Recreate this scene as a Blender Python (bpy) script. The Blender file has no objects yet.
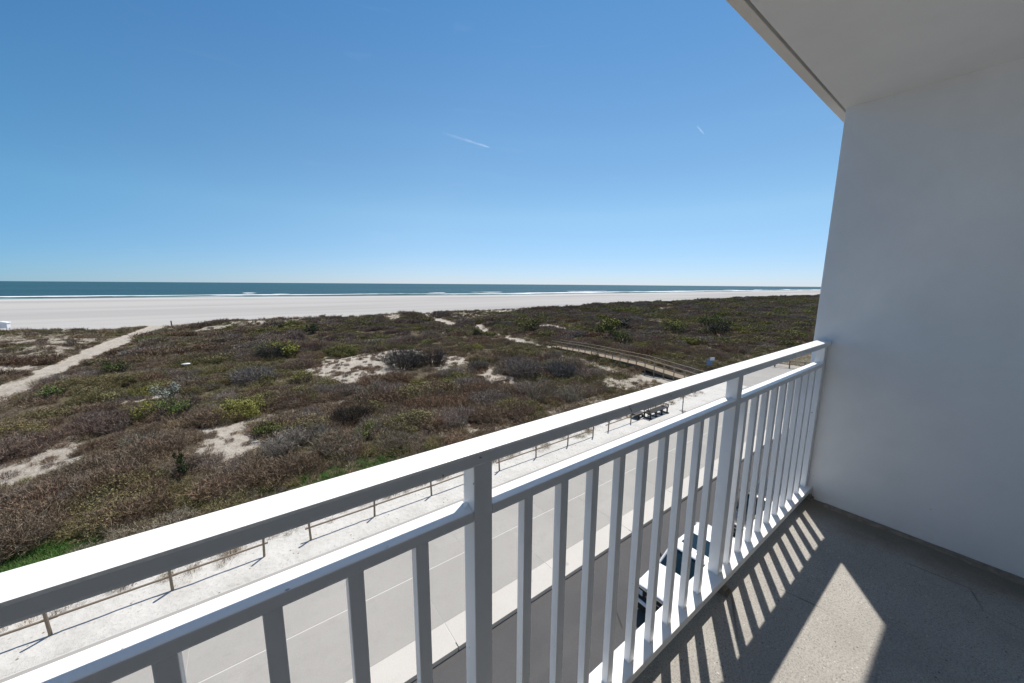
import bpy, bmesh, math, random
import numpy as np
from mathutils import Vector, Matrix

random.seed(7)
rng = np.random.default_rng(7)
SC = bpy.context.scene
COL = SC.collection
R = math.radians

# ------------------------------------------------------------------ camera
H_EYE = 1.3907
G = H_EYE - 10.0                     # street level, about 8.6 m below the balcony floor
YAW, PITCH, ROLL = 0.6405, 0.1583, 0.0073
fw = Vector((math.sin(YAW)*math.cos(PITCH), math.cos(YAW)*math.cos(PITCH), -math.sin(PITCH)))
rt = Vector((math.cos(YAW), -math.sin(YAW), 0))
up = rt.cross(fw)
r2 = rt*math.cos(ROLL) + up*math.sin(ROLL)
u2 = -rt*math.sin(ROLL) + up*math.cos(ROLL)
cd = bpy.data.cameras.new('camera')
cd.sensor_width = 36.0
cd.lens = 360.64/1024*36.0
cd.clip_start = 0.05
cd.clip_end = 60000
cam = bpy.data.objects.new('camera', cd)
COL.objects.link(cam)
m = Matrix((r2, u2, -fw)).transposed().to_4x4()
m.translation = Vector((0, 0, H_EYE))
cam.matrix_world = m
SC.camera = cam

# ------------------------------------------------------------------ light
KX, KY = 0.424, 0.270                # horizontal reach of the sun per metre of height
SUNDIR = Vector((KX, KY, 1)).normalized()
SUN_EL = math.asin(SUNDIR.z)
SUN_AZ = math.atan2(KX, KY)
w = bpy.data.worlds.new('World')
SC.world = w
w.use_nodes = True
nt = w.node_tree
nt.nodes.clear()
wo = nt.nodes.new('ShaderNodeOutputWorld')
bg = nt.nodes.new('ShaderNodeBackground')
sky = nt.nodes.new('ShaderNodeTexSky')
sky.sky_type = 'NISHITA'
sky.sun_disc = False
sky.sun_elevation = SUN_EL
sky.sun_rotation = SUN_AZ
sky.air_density = 0.6
sky.dust_density = 0.0
sky.ozone_density = 6.0
sky.altitude = 0
bg.inputs['Strength'].default_value = 0.145
# clear spring air: the sky pales towards the horizon and deepens overhead
tcw = nt.nodes.new('ShaderNodeTexCoord'); sep = nt.nodes.new('ShaderNodeSeparateXYZ')
nt.links.new(tcw.outputs['Generated'], sep.inputs[0])
rmp = nt.nodes.new('ShaderNodeValToRGB')
stops = [(0.0, (.57, .54, .595)), (.04, (.70, .66, .64)), (.17, (1.04, 1.04, .82)), (.34, (1.02, 1.14, .95)), (.6, (.78, 1.13, 1.06)), (1.0, (.6, 1.0, 1.05))]
while len(rmp.color_ramp.elements) < len(stops): rmp.color_ramp.elements.new(.5)
for e, (p, c) in zip(rmp.color_ramp.elements, stops): e.position = p; e.color = (*c, 1)
nt.links.new(sep.outputs['Z'], rmp.inputs[0])
mul = nt.nodes.new('ShaderNodeMix'); mul.data_type = 'RGBA'; mul.blend_type = 'MULTIPLY'; mul.inputs[0].default_value = 1.0
nt.links.new(sky.outputs[0], mul.inputs[6]); nt.links.new(rmp.outputs[0], mul.inputs[7])
# the sky is deepest well away from the sun's side
dv = nt.nodes.new('ShaderNodeVectorMath'); dv.operation = 'DOT_PRODUCT'; dv.inputs[1].default_value = (math.sin(SUN_AZ), math.cos(SUN_AZ), 0)
nt.links.new(tcw.outputs['Generated'], dv.inputs[0])
rmp2 = nt.nodes.new('ShaderNodeValToRGB')
for e, (p, c) in zip(rmp2.color_ramp.elements, [(.08, (.42, .72, .86)), (.82, (1, 1, 1))]): e.position = p; e.color = (*c, 1)
nt.links.new(dv.outputs['Value'], rmp2.inputs[0])
mul2 = nt.nodes.new('ShaderNodeMix'); mul2.data_type = 'RGBA'; mul2.blend_type = 'MULTIPLY'; mul2.inputs[0].default_value = 1.0
nt.links.new(mul.outputs[2], mul2.inputs[6]); nt.links.new(rmp2.outputs[0], mul2.inputs[7]); mul = mul2
# faint wisps of cirrus
mpw = nt.nodes.new('ShaderNodeMapping'); mpw.inputs['Scale'].default_value = (2.2, 2.2, 15.0); mpw.inputs['Rotation'].default_value = (.05, .04, 0)
nzw = nt.nodes.new('ShaderNodeTexNoise'); nzw.inputs['Scale'].default_value = 2.6; nzw.inputs['Detail'].default_value = 6; nzw.inputs['Distortion'].default_value = .6
nt.links.new(tcw.outputs['Generated'], mpw.inputs['Vector']); nt.links.new(mpw.outputs[0], nzw.inputs['Vector'])
wr = nt.nodes.new('ShaderNodeMapRange'); wr.interpolation_type = 'SMOOTHSTEP'; wr.inputs['From Min'].default_value = .60; wr.inputs['From Max'].default_value = .80; wr.inputs['To Max'].default_value = .022
nt.links.new(nzw.outputs['Fac'], wr.inputs['Value'])
mxw = nt.nodes.new('ShaderNodeMix'); mxw.data_type = 'RGBA'; mxw.inputs[7].default_value = (5.2, 5.8, 6.4, 1)
nt.links.new(wr.outputs[0], mxw.inputs[0]); nt.links.new(mul.outputs[2], mxw.inputs[6])
nt.links.new(mxw.outputs[2], bg.inputs['Color'])
nt.links.new(bg.outputs[0], wo.inputs['Surface'])

sl = bpy.data.lights.new('sun', 'SUN')
sl.energy = 4.5
sl.angle = R(0.53)
sl.color = (1.0, 0.95, 0.88)
so = bpy.data.objects.new('sun', sl)
COL.objects.link(so)
so.rotation_euler = (-SUNDIR).to_track_quat('-Z', 'Y').to_euler()
so.location = (30, 20, 70)

SC.view_settings.view_transform = 'Standard'
SC.view_settings.look = 'None'
SC.view_settings.exposure = 0.25
SC.view_settings.gamma = 1.0
SC.view_settings.use_curve_mapping = False
SC.cycles.max_bounces = 12
SC.cycles.diffuse_bounces = 8
SC.cycles.transparent_max_bounces = 12

# ------------------------------------------------------------------ helpers
def tag(o, label=None, cat=None, group=None, kind=None):
    if label: o['label'] = label
    if cat: o['category'] = cat
    if group: o['group'] = group
    if kind: o['kind'] = kind
    return o

def empty(name, loc=(0, 0, 0), rz=0.0):
    o = bpy.data.objects.new(name, None)
    o.empty_display_size = 0.1
    o.location = loc
    o.rotation_euler = (0, 0, rz)
    COL.objects.link(o)
    return o

def link(name, me, parent=None, loc=(0, 0, 0)):
    o = bpy.data.objects.new(name, me)
    COL.objects.link(o)
    o.location = loc
    if parent: o.parent = parent
    return o

def obj(name, bm, mat, parent=None, loc=(0, 0, 0), smooth=False):
    me = bpy.data.meshes.new(name)
    bmesh.ops.recalc_face_normals(bm, faces=bm.faces[:])
    bm.to_mesh(me)
    bm.free()
    mats = mat if isinstance(mat, (list, tuple)) else [mat]
    for mm in mats: me.materials.append(mm)
    if smooth:
        for p in me.polygons: p.use_smooth = True
    return link(name, me, parent, loc)

def box(bm, x0, x1, y0, y1, z0, z1, bev=0.0, mi=0):
    vs = [bm.verts.new((x, y, z)) for z in (z0, z1) for y in (y0, y1) for x in (x0, x1)]
    fs = []
    for idx in ((0, 1, 3, 2), (4, 6, 7, 5), (0, 4, 5, 1), (2, 3, 7, 6), (0, 2, 6, 4), (1, 5, 7, 3)):
        f = bm.faces.new([vs[i] for i in idx]); f.material_index = mi; fs.append(f)
    if bev > 0:
        es = list({e for f in fs for e in f.edges})
        bmesh.ops.bevel(bm, geom=es, offset=bev, segments=2, profile=0.6, affect='EDGES', material=mi)

def tube(bm, a, b, ra, rb=None, n=8, mi=0, cap=True):
    a, b = Vector(a), Vector(b)
    rb = ra if rb is None else rb
    d = (b-a).normalized()
    s = Vector((0, 0, 1)) if abs(d.z) < .9 else Vector((1, 0, 0))
    u = d.cross(s).normalized(); v = d.cross(u)
    ring = lambda c, r: [bm.verts.new(c + u*r*math.cos(2*math.pi*i/n) + v*r*math.sin(2*math.pi*i/n)) for i in range(n)]
    A, B = ring(a, ra), ring(b, rb)
    for i in range(n):
        f = bm.faces.new((A[i], A[(i+1) % n], B[(i+1) % n], B[i])); f.material_index = mi
    if cap:
        bm.faces.new(A[::-1]).material_index = mi
        bm.faces.new(B).material_index = mi

def prism(bm, pts, y0, y1, mi=0, bev=0.0):
    """extrude an XZ outline between y0 and y1"""
    A = [bm.verts.new((x, y0, z)) for x, z in pts]
    B = [bm.verts.new((x, y1, z)) for x, z in pts]
    n = len(pts); fs = []
    fs.append(bm.faces.new(A)); fs.append(bm.faces.new(B[::-1]))
    for i in range(n):
        fs.append(bm.faces.new((A[i], B[i], B[(i+1) % n], A[(i+1) % n])))
    for f in fs: f.material_index = mi
    if bev:
        es = list({e for f in fs for e in f.edges})
        bmesh.ops.bevel(bm, geom=es, offset=bev, segments=2, profile=0.6, affect='EDGES', material=mi)

def pymesh(name, V, F, mat, smooth=False):
    me = bpy.data.meshes.new(name)
    V = np.asarray(V, np.float32); F = np.asarray(F, np.int32)
    k = F.shape[1]
    me.vertices.add(len(V)); me.vertices.foreach_set('co', V.ravel())
    me.loops.add(F.size); me.loops.foreach_set('vertex_index', F.ravel())
    me.polygons.add(len(F)); me.polygons.foreach_set('loop_start', np.arange(0, F.size, k, dtype=np.int32))
    me.polygons.foreach_set('loop_total', np.full(len(F), k, np.int32))
    me.update(calc_edges=True); me.validate()
    if mat: me.materials.append(mat)
    if smooth: me.polygons.foreach_set('use_smooth', np.ones(len(F), bool))
    return me

class NT:
    """small node-material builder"""
    def __init__(s, name, rough=0.8, spec=0.3, metal=0.0, color=(.5, .5, .5)):
        s.m = bpy.data.materials.new(name); s.m.use_nodes = True
        s.t = s.m.node_tree
        s.b = s.t.nodes['Principled BSDF']
        s.b.inputs['Roughness'].default_value = rough
        s.b.inputs['Specular IOR Level'].default_value = spec
        s.b.inputs['Metallic'].default_value = metal
        s.b.inputs['Base Color'].default_value = (*color, 1)
        s.tc = s.t.nodes.new('ShaderNodeTexCoord')
        s.co = s.tc.outputs['Object']
    def n(s, kind, **kw):
        x = s.t.nodes.new('ShaderNode'+kind)
        for k, v in kw.items():
            if hasattr(x, k): setattr(x, k, v)
        return x
    def l(s, a, b): s.t.links.new(a, b)
    def map(s, scale=(1, 1, 1), co=None, rot=(0, 0, 0), loc=(0, 0, 0)):
        x = s.n('Mapping'); x.inputs['Scale'].default_value = scale; x.inputs['Rotation'].default_value = rot; x.inputs['Location'].default_value = loc
        s.l(co or s.co, x.inputs['Vector']); return x.outputs[0]
    def noise(s, scale, detail=4, rough=.55, co=None, dist=0.0):
        x = s.n('TexNoise'); x.inputs['Scale'].default_value = scale; x.inputs['Detail'].default_value = detail
        x.inputs['Roughness'].default_value = rough; x.inputs['Distortion'].default_value = dist
        s.l(co or s.co, x.inputs['Vector']); return x.outputs['Fac']
    def voro(s, scale, co=None, feat='F1', out='Distance'):
        x = s.n('TexVoronoi'); x.feature = feat; x.inputs['Scale'].default_value = scale
        s.l(co or s.co, x.inputs['Vector']); return x.outputs[out]
    def ramp(s, fac, stops):
        x = s.n('ValToRGB'); cr = x.color_ramp
        while len(cr.elements) < len(stops): cr.elements.new(0.5)
        for e, (p, c) in zip(cr.elements, stops):
            e.position = p; e.color = (*c, 1) if len(c) == 3 else c
        s.l(fac, x.inputs['Fac']); return x.outputs['Color']
    def step(s, fac, a, b):
        x = s.n('MapRange'); x.interpolation_type = 'SMOOTHSTEP'
        x.inputs['From Min'].default_value = a; x.inputs['From Max'].default_value = b
        s.l(fac, x.inputs['Value']); return x.outputs['Result']
    def math(s, op, a, b=0.0, clamp=False):
        x = s.n('Math'); x.operation = op; x.use_clamp = clamp
        for i, v in enumerate((a, b)):
            if isinstance(v, (int, float)): x.inputs[i].default_value = v
            else: s.l(v, x.inputs[i])
        return x.outputs[0]
    def mix(s, fac, a, b, mode='MIX'):
        x = s.n('Mix'); x.data_type = 'RGBA'; x.blend_type = mode
        if isinstance(fac, (int, float)): x.inputs[0].default_value = fac
        else: s.l(fac, x.inputs[0])
        for i, v in ((6, a), (7, b)):
            if isinstance(v, tuple): x.inputs[i].default_value = (*v, 1)
            else: s.l(v, x.inputs[i])
        return x.outputs[2]
    def col(s, c): s.l(c, s.b.inputs['Base Color']); return s
    def bump(s, h, strength=.3, dist=.01):
        x = s.n('Bump'); x.inputs['Strength'].default_value = strength; x.inputs['Distance'].default_value = dist
        s.l(h, x.inputs['Height']); s.l(x.outputs[0], s.b.inputs['Normal']); return s
    def attr(s, name, kind='GEOMETRY'):
        x = s.n('Attribute'); x.attribute_name = name; x.attribute_type = kind; return x

# fractal value noise on numpy arrays
_perm = rng.random((256, 256))
def vnoise(x, y):
    xi = np.floor(x).astype(int); yi = np.floor(y).astype(int)
    fx = x-xi; fy = y-yi
    fx = fx*fx*(3-2*fx); fy = fy*fy*(3-2*fy)
    g = lambda i, j: _perm[i % 256, j % 256]
    return (g(xi, yi)*(1-fx)+g(xi+1, yi)*fx)*(1-fy) + (g(xi, yi+1)*(1-fx)+g(xi+1, yi+1)*fx)*fy
def fbm(x, y, o=4):
    t = 0; a = .5; s = 0
    for i in range(o):
        t = t + a*vnoise(x*2**i+13.7*i, y*2**i+7.3*i); s += a; a *= .5
    return t/s
def smooth(a, b, x):
    t = np.clip((x-a)/(b-a), 0, 1); return t*t*(3-2*t)

# ------------------------------------------------------------------ materials
def mat_paint(name, base, rough=.4, dirt=.06):
    k = NT(name, rough=rough, spec=.4)
    n1 = k.noise(9, 6, .65); n2 = k.noise(120, 3); n3 = k.noise(26, 6, .75); n4 = k.noise(2.3, 3)
    a = k.mix(k.step(n1, .52, .78), base, tuple(c*(1-dirt*1.6)*f for c, f in zip(base, (1, .985, .95))))
    b = k.mix(k.step(n2, .66, .74), a, tuple(c*(1-dirt*3) for c in base))
    b = k.mix(k.math('MULTIPLY', k.step(n3, .66, .73), k.step(n4, .50, .66)), b, (.33, .31, .29))
    chip = k.math('MULTIPLY', k.step(k.noise(55, 2, .5), .735, .76), k.step(n4, .45, .6))
    b = k.mix(chip, b, (.16, .14, .125))
    k.col(b); k.bump(k.math('ADD', n2, k.math('MULTIPLY', chip, -3.0)), .08, .002)
    return k.m
M_RAIL = mat_paint('white_rail_paint', (.87, .87, .87), .38, .02)
M_CURB = mat_paint('white_curb_paint', (.80, .79, .77), .55, .05)

def mat_stucco(name, base, var=.05, bump=.12):
    k = NT(name, rough=.85, spec=.2)
    n1 = k.noise(1.3, 6, .6); n2 = k.noise(60, 5, .7); n3 = k.noise(6, 4)
    a = k.mix(k.step(n1, .35, .7), base, tuple(c*(1-var*2) for c in base))
    a = k.mix(k.math('MULTIPLY', k.step(n3, .55, .8), .35), a, tuple(c*.9 for c in base))
    st = k.noise(2.2, 6, .7, co=k.map((3.0, 3.0, .22))); a = k.mix(k.math('MULTIPLY', k.step(st, .55, .78), .30), a, tuple(c*.88 for c in base))
    gr = k.noise(220, 3, .7); a = k.mix(k.math('MULTIPLY', k.step(gr, .45, .7), .10), a, tuple(c*.75 for c in base))
    sp = k.voro(14); a = k.mix(k.math('MULTIPLY', k.step(sp, .05, .02), k.step(k.noise(3, 3), .55, .62)), a, tuple(c*.6 for c in base))
    k.col(a); k.bump(k.math('ADD', k.math('ADD', n2, n3), gr), bump*1.6, .004)
    return k.m
M_WALL = mat_stucco('painted_wall', (.89, .895, .90))
M_CEIL = mat_stucco('painted_ceiling', (.88, .865, .84), .03, .05)
M_STRIP = mat_stucco('ceiling_edge_paint', (.80, .75, .68), .05, .05)
M_GROOVE = NT('drip_groove', rough=.9, spec=.05, color=(.008, .008, .008)).m  # near-black base paints the shade inside the recess

def mat_floor():
    k = NT('balcony_concrete', rough=.85, spec=.25)
    big = k.noise(1.6, 6, .62); mid = k.noise(14, 5, .6); fine = k.noise(140, 4, .75)
    sp = k.voro(150); sp2 = k.voro(60)
    c = k.ramp(big, [(.3, (.315, .296, .268)), (.7, (.435, .412, .378))])
    c = k.mix(k.math('MULTIPLY', k.step(mid, .48, .72), .5), c, (.36, .34, .31))
    c = k.mix(k.step(fine, .36, .56), k.mix(.48, c, (.13, .125, .115)), c)
    bl = k.noise(4.5, 5, .65); c = k.mix(k.math('MULTIPLY', k.step(bl, .52, .72), .40), c, (.26, .24, .215))
    pit = k.noise(75, 3, .7)
    c = k.mix(k.math('MULTIPLY', k.step(pit, .63, .72), .8), c, (.15, .14, .13))
    c = k.mix(k.math('MULTIPLY', k.step(sp, .34, .14), k.step(k.noise(40, 2), .42, .58)), c, (.14, .13, .125))
    c = k.mix(k.math('MULTIPLY', k.step(sp2, .20, .07), k.step(k.noise(17, 2), .50, .55)), c, (.56, .54, .50))
    dk = k.voro(38); c = k.mix(k.math('MULTIPLY', k.step(dk, .16, .07), k.step(k.noise(11, 2), .54, .6)), c, (.09, .085, .08))
    # damp rusty staining where the slab meets the wall
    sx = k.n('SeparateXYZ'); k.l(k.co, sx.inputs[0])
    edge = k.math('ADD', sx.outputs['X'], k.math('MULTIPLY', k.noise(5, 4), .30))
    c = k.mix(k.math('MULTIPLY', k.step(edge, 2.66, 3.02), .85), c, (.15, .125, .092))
    # hairline cracks
    crk = k.voro(1.1, co=k.map((1, 1, 1), loc=(.3, .1, 0)), feat='DISTANCE_TO_EDGE')
    crk = k.math('MULTIPLY', k.step(crk, .006, .001), k.step(k.noise(2.2, 3), .5, .6))
    c = k.mix(k.math('MULTIPLY', crk, .7), c, (.10, .09, .08))
    k.col(c)
    k.bump(k.math('ADD', fine, k.math('MULTIPLY', mid, .8)), .45, .004)
    return k.m
M_FLOOR = mat_floor()

def mat_conc(name, base, jx=None, scale=1.0, stain=.12):
    k = NT(name, rough=.9, spec=.2)
    big = k.noise(.35*scale, 6, .6); mid = k.noise(2.6*scale, 5, .6); fine = k.noise(45*scale, 3, .7)
    geo = k.n('NewGeometry'); rnd = geo.outputs['Random Per Island']
    c = k.mix(k.step(big, .3, .7), base, tuple(x*(1-stain) for x in base))
    c = k.mix(k.math('MULTIPLY', rnd, .55), c, tuple(x*(1-stain*1.3) for x in base))
    dr = k.noise(.8*scale, 7, .72, co=k.map((.25, 1, 1))); c = k.mix(k.math('MULTIPLY', k.step(dr, .56, .76), .5), c, tuple(min(1, x*1.14) for x in base))
    spot = k.voro(.9*scale); c = k.mix(k.math('MULTIPLY', k.step(spot, .11, .05), k.step(k.noise(.6, 3), .5, .6)), c, tuple(x*.72 for x in base))
    c = k.mix(k.math('MULTIPLY', k.step(mid, .5, .78), .6), c, tuple(x*(1-stain*1.6) for x in base))
    c = k.mix(k.step(fine, .4, .65), k.mix(.12, c, (.1, .1, .1)), c)
    k.col(c); k.bump(fine, .2, .004)
    return k.m
M_SIDEWALK = mat_conc('sidewalk_concrete', (.385, .365, .332))
M_KERB = mat_conc('kerb_concrete', (.56, .525, .475), stain=.07)
M_PLAZA = mat_conc('plaza_concrete', (.385, .365, .332))
M_JOINT = NT('joint_filler', rough=.95, color=(.25, .235, .22)).m
M_JOINTL = NT('joint_sealant', rough=.95, color=(.53, .51, .48)).m

def mat_asphalt():
    k = NT('asphalt', rough=.92, spec=.2)
    big = k.noise(.25, 5, .6); fine = k.noise(60, 3, .8); st = k.noise(1.0, 5, .6, co=k.map((.12, 1.2, 1)))
    c = k.mix(k.step(big, .35, .7), (.105, .10, .098), (.085, .082, .082))
    c = k.mix(k.math('MULTIPLY', k.step(st, .5, .75), .5), c, (.125, .12, .115))
    c = k.mix(k.step(fine, .42, .62), k.mix(.35, c, (.05, .05, .05)), c)
    crk = k.voro(.35, feat='DISTANCE_TO_EDGE'); crk = k.math('MULTIPLY', k.step(crk, .012, .003), k.step(k.noise(.5, 3), .52, .6))
    c = k.mix(crk, c, (.04, .04, .04))
    k.col(c); k.bump(fine, .4, .006)
    return k.m
M_ASPHALT = mat_asphalt()

def mat_sandstrip():
    k = NT('white_sand', rough=1.0, spec=.1)
    big = k.noise(.7, 6, .65); fine = k.noise(9, 5, .75); foot = k.voro(4.5, co=k.map((1, 1, 1)))
    c = k.mix(k.step(big, .35, .7), (.58, .56, .52), (.50, .48, .44))
    c = k.mix(k.math('MULTIPLY', k.step(fine, .55, .70), .8), c, (.34, .30, .24))
    spk = k.voro(5.0); c = k.mix(k.math('MULTIPLY', k.step(spk, .20, .10), k.step(k.noise(1.1, 3), .48, .6)), c, (.20, .165, .12))
    k.col(c); k.bump(k.math('ADD', fine, k.math('MULTIPLY', foot, .7)), .7, .06)
    return k.m
M_SANDSTRIP = mat_sandstrip()

def mat_dune():
    k = NT('dune_ground', rough=1.0, spec=.08)
    sa = k.attr('sand').outputs['Fac']; gr = k.attr('green').outputs['Fac']
    n1 = k.noise(1.4, 6, .68); n2 = k.noise(6, 5, .7); n3 = k.noise(.25, 4, .6)
    lit = k.ramp(n2, [(.3, (.060, .047, .034)), (.5, (.105, .083, .060)), (.72, (.18, .145, .105))])
    lit = k.mix(k.math('MULTIPLY', k.step(n3, .45, .65), .7), lit, (.16, .145, .08))
    lit = k.mix(k.math('MULTIPLY', gr, .85), lit, k.ramp(n2, [(.3, (.03, .05, .015)), (.7, (.07, .11, .03))]))
    snd = k.mix(k.step(n1, .38, .66), (.48, .435, .37), (.37, .325, .265))
    f = k.math('ADD', sa, k.math('MULTIPLY', k.math('SUBTRACT', n1, .5), 1.5))
    f = k.math('ADD', f, k.math('MULTIPLY', k.math('SUBTRACT', n2, .5), 1.3))
    c = k.mix(k.step(f, .42, .62), lit, snd)
    wr = k.voro(2.6); k.col(c); k.bump(k.math('ADD', k.math('ADD', n2, n1), k.math('MULTIPLY', wr, .5)), 1.0, .16)
    return k.m
M_DUNE = mat_dune()

def mat_beach():
    k = NT('beach_sand', rough=1.0, spec=.1)
    st = k.noise(.02, 6, .6, co=k.map((.18, 1, 1))); st2 = k.noise(.09, 5, .6, co=k.map((.12, 1, 1))); fine = k.noise(1.2, 4, .7)
    c = k.mix(k.step(st, .38, .66), (.42, .40, .372), (.345, .328, .307))
    c = k.mix(k.math('MULTIPLY', k.step(st2, .5, .75), .7), c, (.35, .33, .31))
    c = k.mix(k.math('MULTIPLY', k.step(fine, .55, .75), .3), c, (.33, .31, .285))
    sx = k.n('SeparateXYZ'); k.l(k.co, sx.inputs[0])
    wet = k.attr('wet').outputs['Fac']
    c = k.mix(k.math('MULTIPLY', wet, .8), c, (.50, .48, .45))
    k.col(c); k.bump(fine, .4, .05)
    return k.m
M_BEACH = mat_beach()

def mat_sea():
    k = NT('sea_water', rough=.5, spec=.08)
    sw = k.noise(.06, 5, .6, co=k.map((.35, 1, 1))); rip = k.noise(.5, 4, .65, co=k.map((.5, 1, 1)))
    patch = k.noise(.004, 4, .6, co=k.map((.25, 1, 1)))
    c = k.mix(k.step(patch, .35, .68), (.024, .076, .102), (.034, .100, .120))
    sh = k.attr('shallow').outputs['Fac']
    c = k.mix(sh, c, (.11, .21, .185))
    c = k.mix(k.math('MULTIPLY', k.step(rip, .56, .74), .45), c, (.014, .055, .072))
    cap = k.math('MULTIPLY', k.step(k.noise(.16, 3, .7, co=k.map((.25, 1, 1))), .735, .78), .45)
    c = k.mix(cap, c, (.5, .54, .55))
    k.col(c); k.bump(k.math('ADD', k.math('MULTIPLY', sw, 1.0), k.math('MULTIPLY', rip, .4)), 1.0, 3.0)
    return k.m
M_SEA = mat_sea()

def mat_foam():
    k = NT('surf_foam', rough=.9, spec=.2, color=(.78, .80, .80))
    d = k.attr('dens').outputs['Fac']
    n = k.noise(.045, 6, .7, co=k.map((.22, 1, 1)))
    f = k.step(k.math('ADD', d, k.math('MULTIPLY', k.math('SUBTRACT', n, .5), 2.2)), .42, .62)
    k.l(f, k.b.inputs['Alpha'])
    return k.m
M_FOAM = mat_foam()

def mat_plant(name, base, vary=.45, hue=None, trans=0.0, tint=True):
    """foliage / twig material; instanced plants carry their own tint per plant"""
    k = NT(name, rough=.85, spec=.15)
    oi = k.n('ObjectInfo')
    n = k.noise(3.5, 3, .7)
    r = k.n('TexWhiteNoise'); r.noise_dimensions = '3D'
    geo = k.n('NewGeometry')
    rnd = geo.outputs['Random Per Island']
    c = k.mix(rnd, tuple(x*(1-vary) for x in base), tuple(x*(1+vary) for x in (hue or base)))
    if tint:
        t = k.attr('tint', 'INSTANCER')
        c = k.mix(1.0, c, t.outputs['Color'], 'MULTIPLY')
    k.col(c)
    return k.m

M_WOOD = None
def mat_wood(name, a, b, ax=(1, 14, 14)):
    k = NT(name, rough=.85, spec=.15)
    n = k.noise(3, 6, .65, co=k.map(ax)); n2 = k.noise(1.2, 4)
    k.col(k.mix(k.math('MULTIPLY', n2, .3), k.mix(n, a, b), tuple(x*.6 for x in a)))
    k.bump(n, .3, .004)
    return k.m
M_FENCEWOOD = mat_wood('weathered_fence_wood', (.20, .155, .11), (.30, .25, .20), (8, 8, 1))
M_DECK = mat_wood('boardwalk_planks', (.25, .195, .135), (.34, .28, .205), (1.0, 6, 6))
M_DECKRAIL = mat_wood('boardwalk_rail_wood', (.16, .125, .085), (.24, .195, .14), (6, 1, 6))
M_DECKPOST = mat_wood('boardwalk_post_wood', (.33, .28, .20), (.42, .36, .27), (6, 6, 1))
M_BENCHWOOD = mat_wood('bench_slats', (.23, .21, .19), (.31, .29, .265), (1, 12, 12))
def mat_plain(name, c, rough=.5, metal=0.0, spec=.4, sc=20, var=.12):
    k = NT(name, rough=rough, metal=metal, spec=spec)
    n = k.noise(sc, 4, .6)
    k.col(k.mix(n, tuple(x*(1-var) for x in c), tuple(min(1, x*(1+var)) for x in c)))
    return k.m
M_BLACKMETAL = mat_plain('black_metal', (.02, .02, .02), .45)
M_RUST = mat_plain('rusty_bracket', (.24, .21, .175), .8, 0, .2, 60, .5)
M_MORTAR = mat_plain('mortar_strip', (.235, .205, .17), .95, 0, .1, 28, .6)
M_GALV = mat_plain('galvanised_pole', (.22, .21, .20), .6, .3)
M_SIGNBLUE = mat_plain('sign_blue', (.16, .25, .40), .5)
M_SIGNWHITE = mat_plain('sign_white', (.75, .75, .75), .5)
M_CARWHITE = NT('car_paint_white', rough=.22, spec=.5, color=(.80, .80, .80)).m
M_CARDARK = NT('car_paint_charcoal', rough=.25, spec=.5, color=(.025, .027, .03)).m
M_CARBLACK = mat_plain('car_black_trim', (.012, .012, .013), .5)
def mat_glass_dark(name, c):
    k = NT(name, rough=.06, spec=.8, color=c); return k.m
M_CARGLASS = mat_glass_dark('car_glass', (.010, .018, .020))
M_CHROME = NT('chrome', rough=.2, metal=1.0, color=(.7, .7, .7)).m
M_TYRE = mat_plain('tyre_rubber', (.015, .015, .015), .9)
M_RIM = NT('alloy_rim', rough=.35, metal=.9, color=(.45, .45, .46)).m
M_LAMP = NT('headlamp_lens', rough=.1, spec=.7, color=(.55, .58, .60)).m
M_WHITEPLASTIC = mat_plain('white_plastic', (.75, .75, .75), .5)
M_FACADE = mat_stucco('hotel_facade_paint', (.80, .80, .79))
M_DOORGLASS = mat_glass_dark('sliding_door_glass', (.02, .025, .03))

# ------------------------------------------------------------------ the balcony
XW, YO, ZC = 2.918, 0.680, 2.4137
# floor slab
bm = bmesh.new(); box(bm, -3.0, XW+.2, -1.1, .655, -.22, 0.0, .004)
tag(obj('balcony_floor', bm, M_FLOOR), kind='structure')
# ceiling slab: field, drip groove with shade in its colour, outer lip
bm = bmesh.new()
box(bm, -3.0, 6.0, -1.1, .684, ZC, ZC+.22)
box(bm, -3.0, 6.0, .684, .738, ZC+.10, ZC+.22, mi=1)
box(bm, -3.0, 6.0, .738, .781, ZC+.061, ZC+.22, .003, mi=2)
tag(obj('balcony_ceiling', bm, [M_CEIL, M_GROOVE, M_STRIP]), kind='structure')
# side wall
bm = bmesh.new(); box(bm, XW, XW+.2, -1.1, YO, -.22, ZC+.055, .006)
sw = obj('side_wall', bm, M_WALL)
tag(sw, 'smooth white painted partition wall closing the right end of the balcony', 'wall')
# mortar strip along the foot of the wall
V = []; F = []
ys = np.linspace(-1.05, .50, 150)
prof = 5
for i, y in enumerate(ys):
    wd = .035+.05*fbm(np.array([y*9.0]), np.array([3.3]))[0] + .02*fbm(np.array([y*40.]), np.array([1.3]))[0]
    ht = .001+.004*fbm(np.array([y*22.]), np.array([8.1]))[0]
    for j in range(prof):
        t = j/(prof-1)
        V.append((XW-.002-wd*t, y, .001+ht*(1-t)**.7*(.7+.6*random.random()*(0 < j < prof-1)) if j < prof-1 else -.002))
for i in range(len(ys)-1):
    for j in range(prof-1):
        a = i*prof+j; F.append((a, a+1, a+prof+1, a+prof))
ms = link('mortar_strip', pymesh('mortar_strip', V, F, M_MORTAR, True), sw)
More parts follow.
